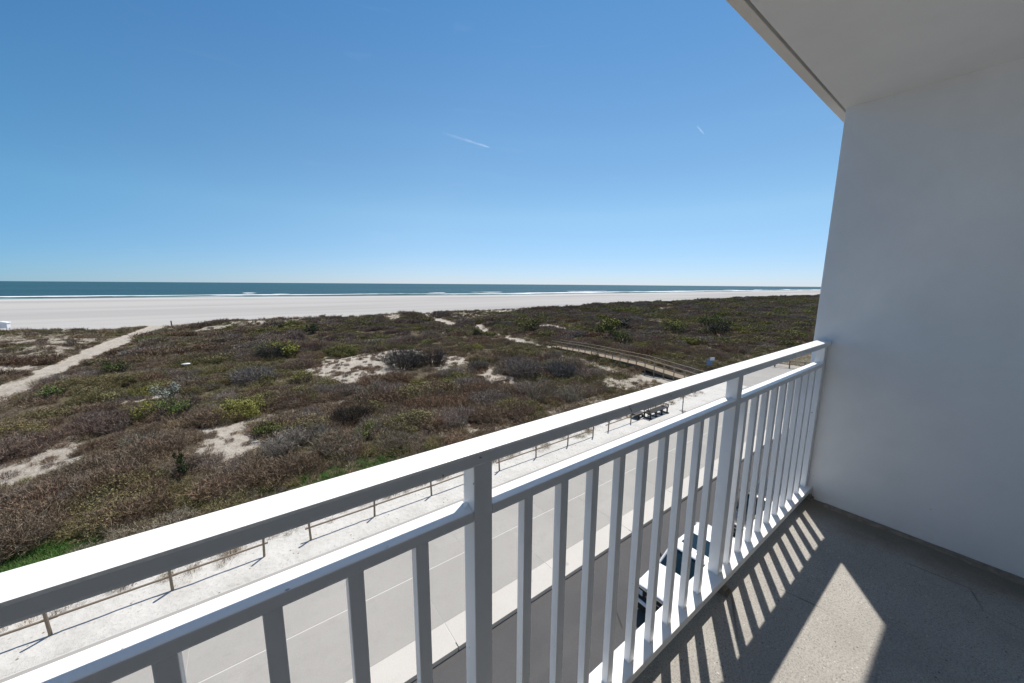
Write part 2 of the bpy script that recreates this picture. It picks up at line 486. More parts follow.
# unseen opposite partition and facade behind, added to bounce and block light
bm = bmesh.new(); box(bm, -3.2, -3.0, -1.1, YO, -.22, ZC-.001, .006)
tag(obj('side_wall', bm, M_WALL), 'white partition wall at the left end of the balcony outside the view', 'wall')
bld = empty('hotel_building', (0, -1.1, G))
tag(bld, 'unseen white hotel facade with a sliding glass door behind the balcony', 'building')
bm = bmesh.new()
box(bm, -30, -1.3, -12, -.003, 0, 24); box(bm, 1.7, 30, -12, -.003, 0, 24); 
box(bm, -1.3, 1.7, -12, -.003, 0, -G-.003); box(bm, -1.3, 1.7, -12, -.003, -G+2.15, 24)
box(bm, -1.3, 1.7, -12, -.4, -G, -G+2.15)
obj('wall', bm, M_FACADE, bld)
bm = bmesh.new()
for x0, x1 in ((-1.297, -1.23), (.17, .23), (1.63, 1.697)): box(bm, x0, x1, -.06, -.01, -G+.004, -G+2.147)
box(bm, -1.23, 1.63, -.055, -.012, -G+.004, -G+.06); box(bm, -1.23, 1.63, -.055, -.012, -G+2.08, -G+2.147)
dr = obj('sliding_door', bm, M_RAIL, bld)
bm = bmesh.new(); box(bm, -1.23, .17, -.04, -.03, -G+.06, -G+2.08); box(bm, .23, 1.63, -.045, -.035, -G+.06, -G+2.08)
obj('pane', bm, M_DOORGLASS, dr)

# ---- railing
rail = empty('balcony_railing', (0, .6, 0))
tag(rail, 'white painted metal balcony railing with square balusters and a flat handrail', 'railing')
OY = -.6
PN, PF = .604, .650        # post, near / far face
bm = bmesh.new(); box(bm, -3.0, XW-.002, .589+OY, .657+OY, 1.0225, 1.054, .006)
obj('handrail', bm, M_RAIL, rail)
bm = bmesh.new(); box(bm, -3.0, XW-.001, .577+OY, .668+OY, .050, .082, .004)
obj('bottom_rail', bm, M_CURB, rail)
posts = [(-2.186, -2.140), (-.916, -.870), (.354, .400), (1.630, 1.676), (2.870, 2.915)]
BW = .0265
for i, (a, b) in enumerate(posts):
    bm = bmesh.new(); box(bm, a, b, PN+OY, PF+OY, .002, 1.0235, .003)
    po = obj('post', bm, M_RAIL, rail)
    # foot plate and bolts
    bm = bmesh.new(); box(bm, a+.002, b+.012, .560+OY, .660+OY, .0005, .005, .001)
    tube(bm, (b+.003, .568+OY, .0055), (b+.003, .568+OY, .016), .006, n=6)
    box(bm, a+.006, b-.006, .571+OY, .6032+OY, .005, .030, .001)
    obj('foot_bracket', bm, M_RUST, po)
ends = [-3.0] + [x for p in posts for x in p][:-1]
for k in range(0, len(ends), 2):
    a, b = ends[k], ends[k+1]
    bm = bmesh.new(); box(bm, a+.0005, b-.0005, .6045+OY, .655+OY, .890, .9143, .003)
    if b-a > .3:       # weld fillets where the bar meets the posts
        for xx, s in ((b-.001, -1), (a+.001, 1)):
            if abs(xx+3) < .01: continue
            q = [(xx, .612+OY, .914), (xx+s*.012, .625+OY, .914), (xx, .645+OY, .914), (xx, .630+OY, .922)]
            vs = [bm.verts.new(p) for p in q]
            for f in ((0, 1, 3), (1, 2, 3), (0, 3, 2), (0, 2, 1)): bm.faces.new([vs[i] for i in f])
    obj('lower_rail', bm, M_RAIL, rail)
firsts = []
for k in range(9):
    firsts.append(.5185+k*.1205)                     # between second and third post
    firsts.append(1.764+k*.1235)                    # towards the wall
    firsts.append(.2516-k*.1216)                     # left of the second post
    firsts.append(.2516-1.27-k*.1216)
proto = None
for xr in sorted(firsts):
    if proto is None:
        bm = bmesh.new(); box(bm, -BW, 0, 0.006, 0.0305, .0805, .8905, .002)
        proto = obj('baluster', bm, M_RAIL, rail); proto.location.x = xr
    else:
        c = proto.copy(); COL.objects.link(c); c.parent = rail; c.location.x = xr
# little weld collars at the foot of each baluster
# wall bracket and the corner anchor
bm = bmesh.new(); box(bm, XW-.05, XW-.003, .600, .650, .0005, .010, .002)
tube(bm, (XW-.027, .614, .009), (XW-.027, .614, .024), .008, n=6)
for v in bm.verts: v.co.y += OY
obj('corner_anchor', bm, M_RUST, rail)

# ------------------------------------------------------------------ street level
def sheet(name, x0, x1, y0, y1, z, mat, kind='structure'):
    bm = bmesh.new()
    f = bm.faces.new([bm.verts.new(p) for p in ((x0, y0, z), (x1, y0, z), (x1, y1, z), (x0, y1, z))])
    o = obj(name, bm, mat); o['kind'] = kind
    return o
sheet('ground', -400, 1200, -400, 120, G-1.2, M_SANDSTRIP)
sheet('road', -300, 900, -1.0, 7.74, G-.13, M_ASPHALT)
# kerb with cross joints every 4 m
kb = []
bm = bmesh.new()
x = -60.02
while x < 400:
    box(bm, x+.012, x+4.0-.012, 7.735, 8.62, G-.30, G+.004, .012)
    x += 4.0
tag(obj('kerb', bm, M_KERB), kind='structure')
# sidewalk slabs in two lanes, joints filled with pale sealant
bm = bmesh.new()
x = -60.02
while x < 34:
    box(bm, x+.004, x+4.0-.004, 8.632, 10.78, G-.2, G, .004)
    x += 4.0
x = -58.02
while x < 36:
    box(bm, x+.004, min(x+4.0-.004, 35.97), 10.82, 13.86, G-.2, G, .004)
    x += 4.0
tag(obj('sidewalk', bm, M_SIDEWALK), kind='structure')
sheet('sidewalk_joints', -60, 54, 7.9, 13.9, G-.006, M_JOINTL)
bm = bmesh.new(); xx = 35.99
while xx < 53:
    for y0, y1 in ((8.632, 10.78), (10.82, 13.86), (13.88, 17.0)):
        box(bm, xx+.006, xx+4.5-.006, y0, y1, G-.2, G, .006)
    xx += 4.5
tag(obj('plaza', bm, M_PLAZA), kind='structure')

# white sand strip between sidewalk and scrub, gently uneven
def grid_mesh(name, xs, ys, zf, mat, attrs=None, smooth_=True):
    X, Y = np.meshgrid(xs, ys)
    Z = zf(X, Y)
    V = np.stack([X.ravel(), Y.ravel(), Z.ravel()], 1)
    nx, ny = len(xs), len(ys)
    i = np.arange(ny-1)[:, None]*nx+np.arange(nx-1)[None, :]
    i = i.ravel()
    F = np.stack([i, i+1, i+nx+1, i+nx], 1)
    me = pymesh(name, V, F, mat, smooth_)
    for k, fn in (attrs or {}).items():
        a = me.attributes.new(k, 'FLOAT', 'POINT')
        a.data.foreach_set('value', np.asarray(fn(X, Y, Z), np.float32).ravel())
    return me
def strip_z(X, Y):
    return G + .02 + .05*(fbm(X*1.3, Y*1.3)-.5) + .03*(fbm(X*5, Y*5)-.5) - .06*(1-smooth(13.75, 14.1, Y))
xs = np.concatenate([np.arange(-25, 40, .14)]); ys = np.arange(13.80, 17.2, .10)
o = link('sand_strip', grid_mesh('sand_strip', xs, ys, strip_z, M_SANDSTRIP)); o['kind'] = 'structure'

# ------------------------------------------------------------------ dunes
SAND = [  # (x, y, rx, ry, strength) bare sand in the scrub
    (8.4, 44, 3.4, 9.0, 1.1), (16.5, 52.5, 5, 3.2, 1.0), (20.6, 44, 2.8, 7, .95), (-1.7, 27.2, 1.9, 4.4, .95), (22.5, 33, 1.5, 3.5, .9), (-6.8, 42.6, 2.2, .9, .95), (58, 60, 2.6, 8, .9), (-24, 46, 4, 5, .8), (8, 102, 9, 4, .8), (70, 100, 12, 4, .8), (-10.5, 35.5, 1.6, 1.4, .7),
    (11.5, 46, 6.0, 9.0, 1.0), (9.2, 53, 3.0, 3.5, .5), (17.5, 51, 4.2, 3.6, .9), (20.5, 45, 3.0, 6.5, .7), (18.5, 38.5, 1.6, 2, .55), (3.6, 43, 2.2, 3, .35),
(-10.2, 31.2, 2.6, 4.6, .9), (-13.5, 29.5, 3, 4.6, .85), (-1.9, 29.2, 1.7, 3.0, .9), (-1.6, 25.4, 1.3, 3.0, .72), (-.4, 30.8, 1.0, .6, .6),
    (-7.6, 42.0, 1.2, .7, .75), (-6.0, 43.8, .8, .6, .5), (-3.8, 43.8, .8, .5, .6), (.8, 31.4, 2.0, .6, .6), (3.4, 31.2, 2.2, .7, .68), (6.6, 32.0, 1.9, .8, .62),
    (21, 31.5, 1.9, 3.8, .75), (19.2, 29.5, 1.4, 1.2, .4), (-2.4, 55, 3, 1.6, .22),
    (13, 20.6, 4, 1.4, .55), (22, 20.3, 6, 1.8, .55), (29.5, 22, 2.6, 3.5, .55), (31.0, 18.5, 2.4, 1.6, 1.0), (33.0, 17.0, 2.2, 1.8, 1.0), (32.6, 21.5, 1.6, 1.8, .8),
    (33.0, 27.5, 1.2, 4.0, .55), (56, 62, 3, 9, .6), (51, 45, 2, 4, .5), (62, 27, 5, 2.2, .5), (53, 20.5, 12, 2.0, .38), (75, 22, 14, 3, .35),
    (96, 60, 8, 7, .5), (190, 78, 12, 10, .5), (150, 85, 18, 5, .5), (230, 60, 10, 4, .5), (260, 85, 20, 6, .5),
    (-26, 78, 9, 8, .5), (-30, 62, 8, 6, .52), (-42, 82, 10, 10, .5), (-24, 58, 4, 4, .7), (-22, 66, 3, 3, .7), (-26, 90, 12, 6, .55), (-11, 112, 7, 5, .6), (-36, 96, 18, 6, .45), (-24, 104, 8, 8, .45), (-11.5, 108, 4, 7, .6), (-22.5, 52, 4, 6, .55),
    (4, 99, 10, 5, .62), (-7, 95, 7, 5, .6), (22, 103, 12, 4, .62), (33, 97, 5, 5, .6), (52, 92, 10, 9, .45), (62, 104, 16, 5, .55), (110, 104, 30, 4, .4)]
PATH_LINE = [(-18.1, 25, -18.3, 55), (-18.3, 55, -17.8, 77.5), (-17.8, 77.5, -15.8, 115), (-15.8, 115, -15.3, 126)]
PATHS = [  # (x0,y0,x1,y1,half width, strength)
    (-18.1, 25, -18.3, 55, 1.25, 1.9), (-18.3, 55, -17.8, 77.5, 1.1, 1.9), (-17.8, 77.5, -15.8, 115, 1.35, 1.9), (-15.8, 115, -15.3, 126, 1.8, 1.9),
    (38.2, 39, 39.6, 51, .8, .8), (39.6, 51, 42.0, 61, 1.0, .95), (42.0, 61, 44.5, 73, 1.1, 1.0), (44.5, 73, 47, 78, 1.3, 1.0),
    (41.0, 79, 43.8, 110, 1.3, 1.0), (43.8, 108, 45, 118, 1.6, 1.0),
    (33.5, 20, 35.0, 36, .8, .5), (33.5, 15.5, 36.0, 21, 2.0, 1.1)]
def seg_d(X, Y, a):
    x0, y0, x1, y1 = a[:4]
    dx, dy = x1-x0, y1-y0
    t = np.clip(((X-x0)*dx+(Y-y0)*dy)/(dx*dx+dy*dy), 0, 1)
    return np.hypot(X-x0-t*dx, Y-y0-t*dy)
def path_mask(X, Y):
    Xw = X+.9*(fbm(X*.15, Y*.15)-.5)*(X > 0)+.35*(fbm(X*.8, Y*.8)-.5)
    m = np.zeros_like(X)
    for p in PATHS:
        d = seg_d(Xw, Y, p)
        m = np.maximum(m, p[5]*(1-smooth(p[4]*.75, p[4]*1.45, d)))
    return m
def sand_mask(X, Y):
    wx = X+2.2*(fbm(X*.35+5, Y*.35)-.5); wy = Y+2.2*(fbm(X*.35, Y*.35+9)-.5)
    m = path_mask(X, Y)
    for x, y, a, b, s in SAND:
        d = np.sqrt(((wx-x)/a)**2+((wy-y)/b)**2)
        m = np.maximum(m, s*(1-smooth(.55, 1.15, d)))
    front = 1-smooth(16.0, 17.2, Y+.9*(fbm(X*.5, Y*.2)-.5))
    m = np.maximum(m, front*.95)
    back = smooth(106, 113, Y-7*np.exp(-((X+18)/16)**2)+10*(fbm(X*.06, Y*.03)-.5))
    m = np.maximum(m, back*1.0)
    return m
def dune_z(X, Y):
    env = smooth(16.5, 24, Y)
    z = 1.3*(fbm(X*.06, Y*.06, 3)-.42) + .55*(fbm(X*.2+3, Y*.2, 3)-.5) + .16*(fbm(X*.8, Y*.8, 3)-.5)
    fore = 1.3*np.exp(-((Y-99)/7.0)**2)*(.5+fbm(X*.035+2, Y*.02, 3))
    cut = 1-smooth(4, 14, np.abs(X+16.2))
    fore = fore*(1-cut)
    z = z*env + fore - .30*np.minimum(path_mask(X, Y), 1)*env*(X > 0)
    pd = np.minimum.reduce([seg_d(X, Y, q) for q in PATH_LINE])
    flat = 1-smooth(2.0, 7.0, pd)
    z = z*(1-flat) - .12*(1-smooth(1.0, 2.0, pd))
    z = z + .05*(fbm(X*3, Y*3, 2)-.5)
    z = z - 1.4*smooth(106+9*cut, 120+8*cut, Y) - .03
    return G + z
xs = np.concatenate([np.arange(-150, -45, 2.0), np.arange(-45, -20, .5), np.arange(-20, 45, .30), np.arange(45, 90, .6), np.arange(90, 220, 1.6), np.arange(220, 1000, 6)])
ys = np.concatenate([np.arange(15.9, 36, .25), np.arange(36, 60, .4), np.arange(60, 129, .6)])
def green_mask(X, Y):
    m = .95*(1-smooth(.5, 1.2, np.sqrt(((X+7.5)/3.2)**2+((Y-19.3)/1.7)**2)))
    m = np.maximum(m, .55*(1-smooth(.4, 1.2, np.sqrt(((X-3)/5.)**2+((Y-19.4)/1.3)**2))))
    return m
o = link('dunes', grid_mesh('dunes', xs, ys, dune_z, M_DUNE, {'sand': lambda X, Y, Z: sand_mask(X, Y), 'green': lambda X, Y, Z: green_mask(X, Y)}))
o['kind'] = 'structure'
o = link('dune_verge', grid_mesh('dune_verge', np.arange(53.5, 320, 1.0), np.arange(8.63, 16.6, .5), lambda X, Y: G+.03+.25*smooth(54, 58, X)*fbm(X*.4, Y*.4, 3), M_DUNE, {'sand': lambda X, Y, Z: .35+.4*(1-smooth(54, 57, X)), 'green': lambda X, Y, Z: 0*X}))
o['kind'] = 'structure'

# beach, sea, foam
SEA = G-2.5
def shore_y(X):
    return 398 - 62*smooth(-120, 300, X) + 10*(fbm(X*.008+3, X*0+.5)-.5) + 5*(fbm(X*.03, X*0+4)-.5)
def beach_z(X, Y):
    t = np.clip((Y-108)/(shore_y(X)-108), 0, 2)
    z = G-.75 - (1.75)*t
    z = z + .18*(fbm(X*.02, Y*.05)-.5)*smooth(110, 130, Y)*(1-smooth(.8, 1., t))
    return z - 1.2*np.clip(t-1, 0, 1)
xs = np.concatenate([np.arange(-700, -100, 12), np.arange(-100, 300, 4), np.arange(300, 1000, 15), np.arange(1000, 9000, 200)]); ys = np.concatenate([np.arange(104, 300, 4), np.arange(300, 450, 2.5)])
o = link('beach', grid_mesh('beach', xs, ys, beach_z, M_BEACH, {'wet': lambda X, Y, Z: smooth(shore_y(X)-70, shore_y(X)-25, Y)*(1-smooth(shore_y(X)-10, shore_y(X)-2, Y))}))
o['kind'] = 'structure'
xs = np.concatenate([np.arange(-9000, -800, 400), np.arange(-800, 1200, 20), np.arange(1200, 9000, 400)]); ys = np.concatenate([np.arange(310, 520, 6), np.arange(520, 1000, 40), np.arange(1000, 9000, 250)])
keep = ys
o = link('sea', grid_mesh('sea', xs, ys, lambda X, Y: SEA+0*X, M_SEA, {'shallow': lambda X, Y, Z: .55*(1-smooth(shore_y(X), shore_y(X)+110, Y))}))
o['kind'] = 'structure'
def foam_z(X, Y):
    d = Y-shore_y(X)
    return SEA+.25+1.0*np.exp(-((d-40)/7)**2)*fbm(X*.02, Y*0+2)+1.1*np.exp(-((d-105)/8)**2)*fbm(X*.015+4, Y*0+7)
def foam_d(X, Y, Z):
    d = Y-shore_y(X)
    a = .62*np.exp(-((d-3)/5.)**2) + 1.35*np.exp(-((d-44)/11.)**2)*(.5+1.0*fbm(X*.012+1, X*0+1.5, 3)) + 1.5*np.exp(-((d-105)/9.)**2)*smooth(.56, .72, fbm(X*.02+7, X*0+5.5, 3)) + .8*np.exp(-((d-78)/6.)**2)*smooth(.55, .7, fbm(X*.03+17, X*0+9.5, 3))
    a = a+.75*np.exp(-((d-60)/34.)**2)*smooth(100, 420, X)
    return np.clip(a, 0, 1.3)*.8
xs = np.concatenate([np.arange(-420, 700, 5), np.arange(700, 6000, 60)]); ys = np.arange(318, 540, 3.0)
o = link('surf_foam', grid_mesh('surf_foam', xs, ys, foam_z, M_FOAM, {'dens': foam_d}))
tag(o, 'white surf foam breaking in lines along the shore', 'surf', kind='stuff')

# ------------------------------------------------------------------ plants
def twig_bush(n, h, spread, wid, seed, upright=.5, fork=3):
    """bare branching shrub made of thin tapered blades"""
    g = np.random.default_rng(seed); V = []; F = []
    def blade(p, q, w0, w1):
        d = q-p; s = np.cross(d, g.normal(size=3)); s /= (np.linalg.norm(s)+1e-9)
        i = len(V); V.extend([p-s*w0, p+s*w0, q+s*w1, q-s*w1]); F.append((i, i+1, i+2, i+3))
    for _ in range(n):
        a = g.uniform(0, 2*np.pi); r = spread*.45*np.sqrt(g.random())
        p = np.array([r*np.cos(a), r*np.sin(a), 0.0])
        a2 = a+g.normal(0, .5); tilt = g.uniform(.1, 1.0)*(1.2-upright*.6)
        d = np.array([np.cos(a2)*np.sin(tilt), np.sin(a2)*np.sin(tilt), np.cos(tilt)])
        L = h*g.uniform(.5, .78)*(1-.25*tilt)
        q = p+d*L; blade(p, q, wid, wid*.7)
        for _ in range(fork):
            t = g.uniform(.45, 1.0); p2 = p+d*L*t
            d2 = d+g.normal(0, .55, 3); d2[2] = abs(d2[2])*.9+.1; d2 /= np.linalg.norm(d2)
            q2 = p2+d2*h*g.uniform(.18, .4); blade(p2, q2, wid*.7, wid*.4)
            for _ in range(2):
                d3 = d2+g.normal(0, .7, 3); d3 /= np.linalg.norm(d3)
                p3 = p2+(q2-p2)*g.uniform(.3, 1); blade(p3, p3+d3*h*g.uniform(.1, .24), wid*.6, wid*.25)
    return np.array(V), np.array(F)
def leaf_bush(n, h, spread, leaf, seed, clumps=9):
    g = np.random.default_rng(seed); V = []; F = []
    cs = [(np.array([spread*.5*np.sqrt(g.random())*np.cos(t), spread*.5*np.sqrt(g.random())*np.sin(t), h*g.uniform(.3, .78)]), g.uniform(.2, .38)*spread*.8) for t in g.uniform(0, 2*np.pi, clumps)]
    for _ in range(n):
        c, r = cs[g.integers(clumps)]
        d = g.normal(size=3); d /= np.linalg.norm(d)
        p = c+d*r*g.uniform(.45, 1.08)*np.array([1, 1, .85]); p[2] = max(p[2], .02)
        nrm = d*.6+g.normal(0, .6, 3)+np.array([0, 0, .4]); nrm /= np.linalg.norm(nrm)
        s = np.cross(nrm, g.normal(size=3)); s /= np.linalg.norm(s); t = np.cross(nrm, s)
        l = leaf*g.uniform(.6, 1.3)
        i = len(V); V.extend([p-s*l, p-t*l*.45, p+s*l, p+t*l*.45]); F.append((i, i+1, i+2, i+3))
    return np.array(V), np.array(F)
def merge(*parts):
    V = []; F = []; o = 0
    for v, f in parts: V.append(v); F.append(f+o); o += len(v)
    return np.concatenate(V), np.concatenate(F)
def grass_tuft(n, h, spread, wid, seed, lean=.6):
    g = np.random.default_rng(seed); V = []; F = []
    for _ in range(n):
        a = g.uniform(0, 2*np.pi); r = spread*np.sqrt(g.random())
        p = np.array([r*np.cos(a), r*np.sin(a), 0]); a2 = g.uniform(0, 2*np.pi); tl = abs(g.normal(0, lean))
        d = np.array([np.cos(a2)*np.sin(tl), np.sin(a2)*np.sin(tl), np.cos(tl)]); L = h*g.uniform(.5, 1.1)
        s = np.array([-np.sin(a2), np.cos(a2), 0])*wid
        q = p+d*L*.6; e = p+d*L+np.array([0, 0, -.12*L])
        i = len(V); V.extend([p-s, p+s, q+s*.7, q-s*.7]); F.append((i, i+1, i+2, i+3))
        i = len(V); V.extend([q-s*.7, q+s*.7, e+s*.15, e-s*.15]); F.append((i, i+1, i+2, i+3))
    return np.array(V), np.array(F)

M_TWIG = mat_plant('twig_bark', (1, 1, 1), .5)
M_LEAF = mat_plant('shrub_leaf', (1, 1, 1), .4)
kinds = bpy.data.collections.new('plant_kinds')
def add_kind(name, vf, mat):
    me = pymesh(name, vf[0], vf[1], mat); o = bpy.data.objects.new(name, me); kinds.objects.link(o); return me
T = [twig_bush(85, 1.0, 1.1, .013, 1), twig_bush(70, 1.05, 1.2, .014, 2, .8), twig_bush(95, .85, 1.3, .013, 3, .2)]
K = {}
K['a0_twig'] = add_kind('a0_twig', T[0], M_TWIG)
K['a1_twig'] = add_kind('a1_twig', T[1], M_TWIG)
K['a2_twig'] = add_kind('a2_twig', T[2], M_TWIG)
K['a3_leaf'] = add_kind('a3_leaf', merge(leaf_bush(520, 1.0, 1.1, .050, 4), twig_bush(22, .9, .9, .012, 5)), M_LEAF)
K['a4_leaf'] = add_kind('a4_leaf', merge(leaf_bush(480, .8, 1.3, .050, 6, 12), twig_bush(25, .8, 1.1, .012, 7)), M_LEAF)
K['a5_grass'] = add_kind('a5_grass', grass_tuft(90, .55, .33, .008, 8), M_TWIG)
K['a6_grass'] = add_kind('a6_grass', grass_tuft(130, .28, .5, .009, 9, .9), M_TWIG)
# coarse kinds for the far dunes: same plants, broader strokes
K['a7_far'] = add_kind('a7_far', twig_bush(42, .95, 1.3, .034, 10, .4, 3), M_TWIG)
K['a8_far'] = add_kind('a8_far', merge(leaf_bush(230, .95, 1.3, .09, 11, 10), twig_bush(14, .8, 1.0, .03, 12)), M_LEAF)

BROWN, GREYT, PURP, OLIVE, GREEN, TAN, REDB = (.235, .175, .122), (.275, .228, .185), (.225, .165, .130), (.205, .176, .085), (.185, .178, .066), (.360, .275, .180), (.235, .160, .104)
pts = []; scl = []; rot = []; idx = []; tint = []
def put(x, y, s, i, c, dz=-.04, sz=1.0):
    pts.append((x, y, dz)); scl.append((s, s, s*sz)); rot.append((random.uniform(-.12, .12), random.uniform(-.12, .12), random.uniform(0, 6.28)))
    j = random.uniform(.82, 1.2); idx.append(i); tint.append((c[0]*j*random.uniform(.93, 1.07), c[1]*j, c[2]*j*random.uniform(.93, 1.07), 1))

LIME, OLV, MIDG, DKG, SILV = (.22, .22, .045), (.20, .19, .060), (.13, .175, .050), (.032, .05, .022), (.34, .36, .29)
SH = [
 ('green_shrub', 4.3, 57.0, 2.3, LIME, 'round bright yellow green shrub left of the big white sand patch', 'leaf'),
 ('dark_shrub', 2.6, 57.6, 2.2, (.075, .072, .06), 'grey bare shrub beside the bright yellow green round shrub', 'twig'),
 ('green_shrub', 5.6, 23.2, 1.0, (.16, .18, .06), 'pale lime green shrub nearest the handrail in the middle of the scrub', 'leaf'),
 ('green_shrub', -6.4, 35.6, 1.4, LIME, 'low yellow shrub among green brush below the silver shrub', 'leaf'),
 ('green_shrub', -4.6, 34.6, 1.5, MIDG, 'leafy green shrub right of the low yellow shrub', 'leaf'),
 ('green_shrub', .4, 26.6, 1.3, (.11, .13, .035), 'yellow green shrub right of the small bare sand slope', 'leaf'),
 ('conifer_shrub', -3.3, 23.4, 1.4, (.04, .055, .02), 'small dark green upright cedar shrub near the scrub edge at left', 'cone'),
 ('evergreen_shrub', 10.1, 78.5, 2.2, DKG, 'small very dark evergreen shrub far out left of centre', 'leaf'),
 ('evergreen_shrub', 36.4, 60.0, 1.4, DKG, 'small dark evergreen shrub beside the sandy track', 'leaf'),
 ('silver_shrub', -5.8, 41.4, 1.5, SILV, 'pale silvery green shrub beside the narrow sand ridge at left', 'leaf'),
 ('green_shrub', 3.9, 39.6, 1.5, OLV, 'olive yellow shrub below the left edge of the big white sand patch', 'leaf'),
 ('green_shrub', 1.2, 42.5, 1.1, OLV, 'small olive shrub left of the other olive shrub below the white sand patch', 'leaf'),
 ('dark_shrub', 14.8, 41.5, 2.6, (.10, .09, .08), 'large bare grey brown shrub at the right edge of the white sand patch', 'twig'),
 ('dark_shrub', 18.0, 40.5, 2.0, (.085, .068, .06), 'dark brown bare shrub right of the larger grey brown shrub by the white sand', 'twig'),
 ('green_shrub', 57.2, 45.4, 2.6, (.12, .125, .035), 'olive yellow round shrub just behind the boardwalk rail', 'leaf'),
 ('green_shrub', 63.5, 49.5, 2.6, LIME, 'upright lime green shrub behind the olive round one beyond the boardwalk', 'leaf'),
 ('dark_shrub', 66.5, 48.6, 2.6, (.05, .058, .05), 'dark blue green shrub right of the upright lime shrub', 'leaf'),
 ('green_shrub', 50.6, 36.9, 2.0, (.10, .125, .035), 'green shrub low against the far side of the boardwalk', 'leaf'),
 ('green_shrub', 76.0, 43.2, 2.6, LIME, 'tall yellow green shrub beyond the middle of the boardwalk', 'leaf'),
 ('green_shrub', 71.0, 38.6, 2.0, (.12, .14, .04), 'shorter yellow green shrub in front of the tall one beyond the boardwalk', 'leaf'),
 ('dark_shrub', 76.0, 32.8, 2.8, (.035, .042, .028), 'wide dark green shrub behind the boardwalk end', 'leaf'),
 ('green_shrub', 92.0, 42.0, 3.2, (.10, .13, .035), 'broad green shrub patch right of the wide dark shrub', 'leaf'),
 ('green_shrub', 48.5, 58.0, 2.2, (.12, .12, .04), 'olive shrub at the left of the bare sand beyond the boardwalk', 'leaf'),
 ('green_shrub', -13.6, 47.0, 1.3, MIDG, 'green shrub at the near right edge of the sandy path', 'leaf'),
 ('green_shrub', -11.8, 57.0, 1.5, (.08, .11, .03), 'green shrub in the brush right of the sandy path', 'leaf'),
 ('grey_shrub', 23.8, 29.5, 2.2, (.20, .17, .145), 'big pale grey bare shrub above the benches', 'twig'),
 ('grey_shrub', 27.0, 27.5, 2.0, (.13, .125, .12), 'grey bare shrub right of the biggest pale grey one', 'twig'),
 ('grey_shrub', 2.6, 24.6, 1.2, (.24, .21, .18), 'tangled silver grey bare shrub close to the handrail at left', 'twig'),
 ('grey_shrub', .9, 23.4, .9, (.27, .24, .205), 'dead bleached twiggy shrub at the foot of the sand slope', 'twig'),
 ('grey_shrub', .2, 43.5, 2.0, (.22, .195, .175), 'pale blue grey bare shrub in the thicket left of centre', 'twig'),
 ('dark_shrub', 5.4, 26.4, 1.5, (.055, .045, .038), 'dark brown shrub on the near side of the thin tan sand line', 'twig'),
]
def clear_of_shrubs(x, y):
    for q in SH:
        dx, dy = x-q[1], y-q[2]; D = math.hypot(q[1], q[2]); ux, uy = -q[1]/D, -q[2]/D
        f = dx*ux+dy*uy; l = abs(dx*uy-dy*ux)
        if l < .75*q[3] and -.6*q[3] < f < 2.6*q[3]: return False
    return True
def clear_of_walk(x, y):
    return not (33.0 < x < 41 and 15.5 < y < 41 and abs(x-(36.75+.066*(y-18))) < 1.35)
def seg_path(x, y, extra=2.3):
    # keep the long sandy path and its near verge open
    d = math.hypot(x, y)
    for t in (0, 1.2, 2.4):
        if min(float(seg_d(x*(1+t/d), y*(1+t/d), q)) for q in PATH_LINE) < (1.4 if t == 0 else .9)*extra/2.3: return True
    return False
def near_path(x, y):
    """bare ground in front of the tracks keeps the growth low there"""
    d = np.hypot(x, y); m = np.zeros_like(x)
    for t in (0, 1.8, 3.6, 5.5): m = np.maximum(m, path_mask(x*(1+t/d), y*(1+t/d)))
    return m
def near_sand(X, Y):
    d = np.hypot(X, Y); m = np.zeros_like(X)
    for t in (0, 1.2, 2.6): m = np.maximum(m, sand_mask(X*(1+t/d), Y*(1+t/d)))
    return m
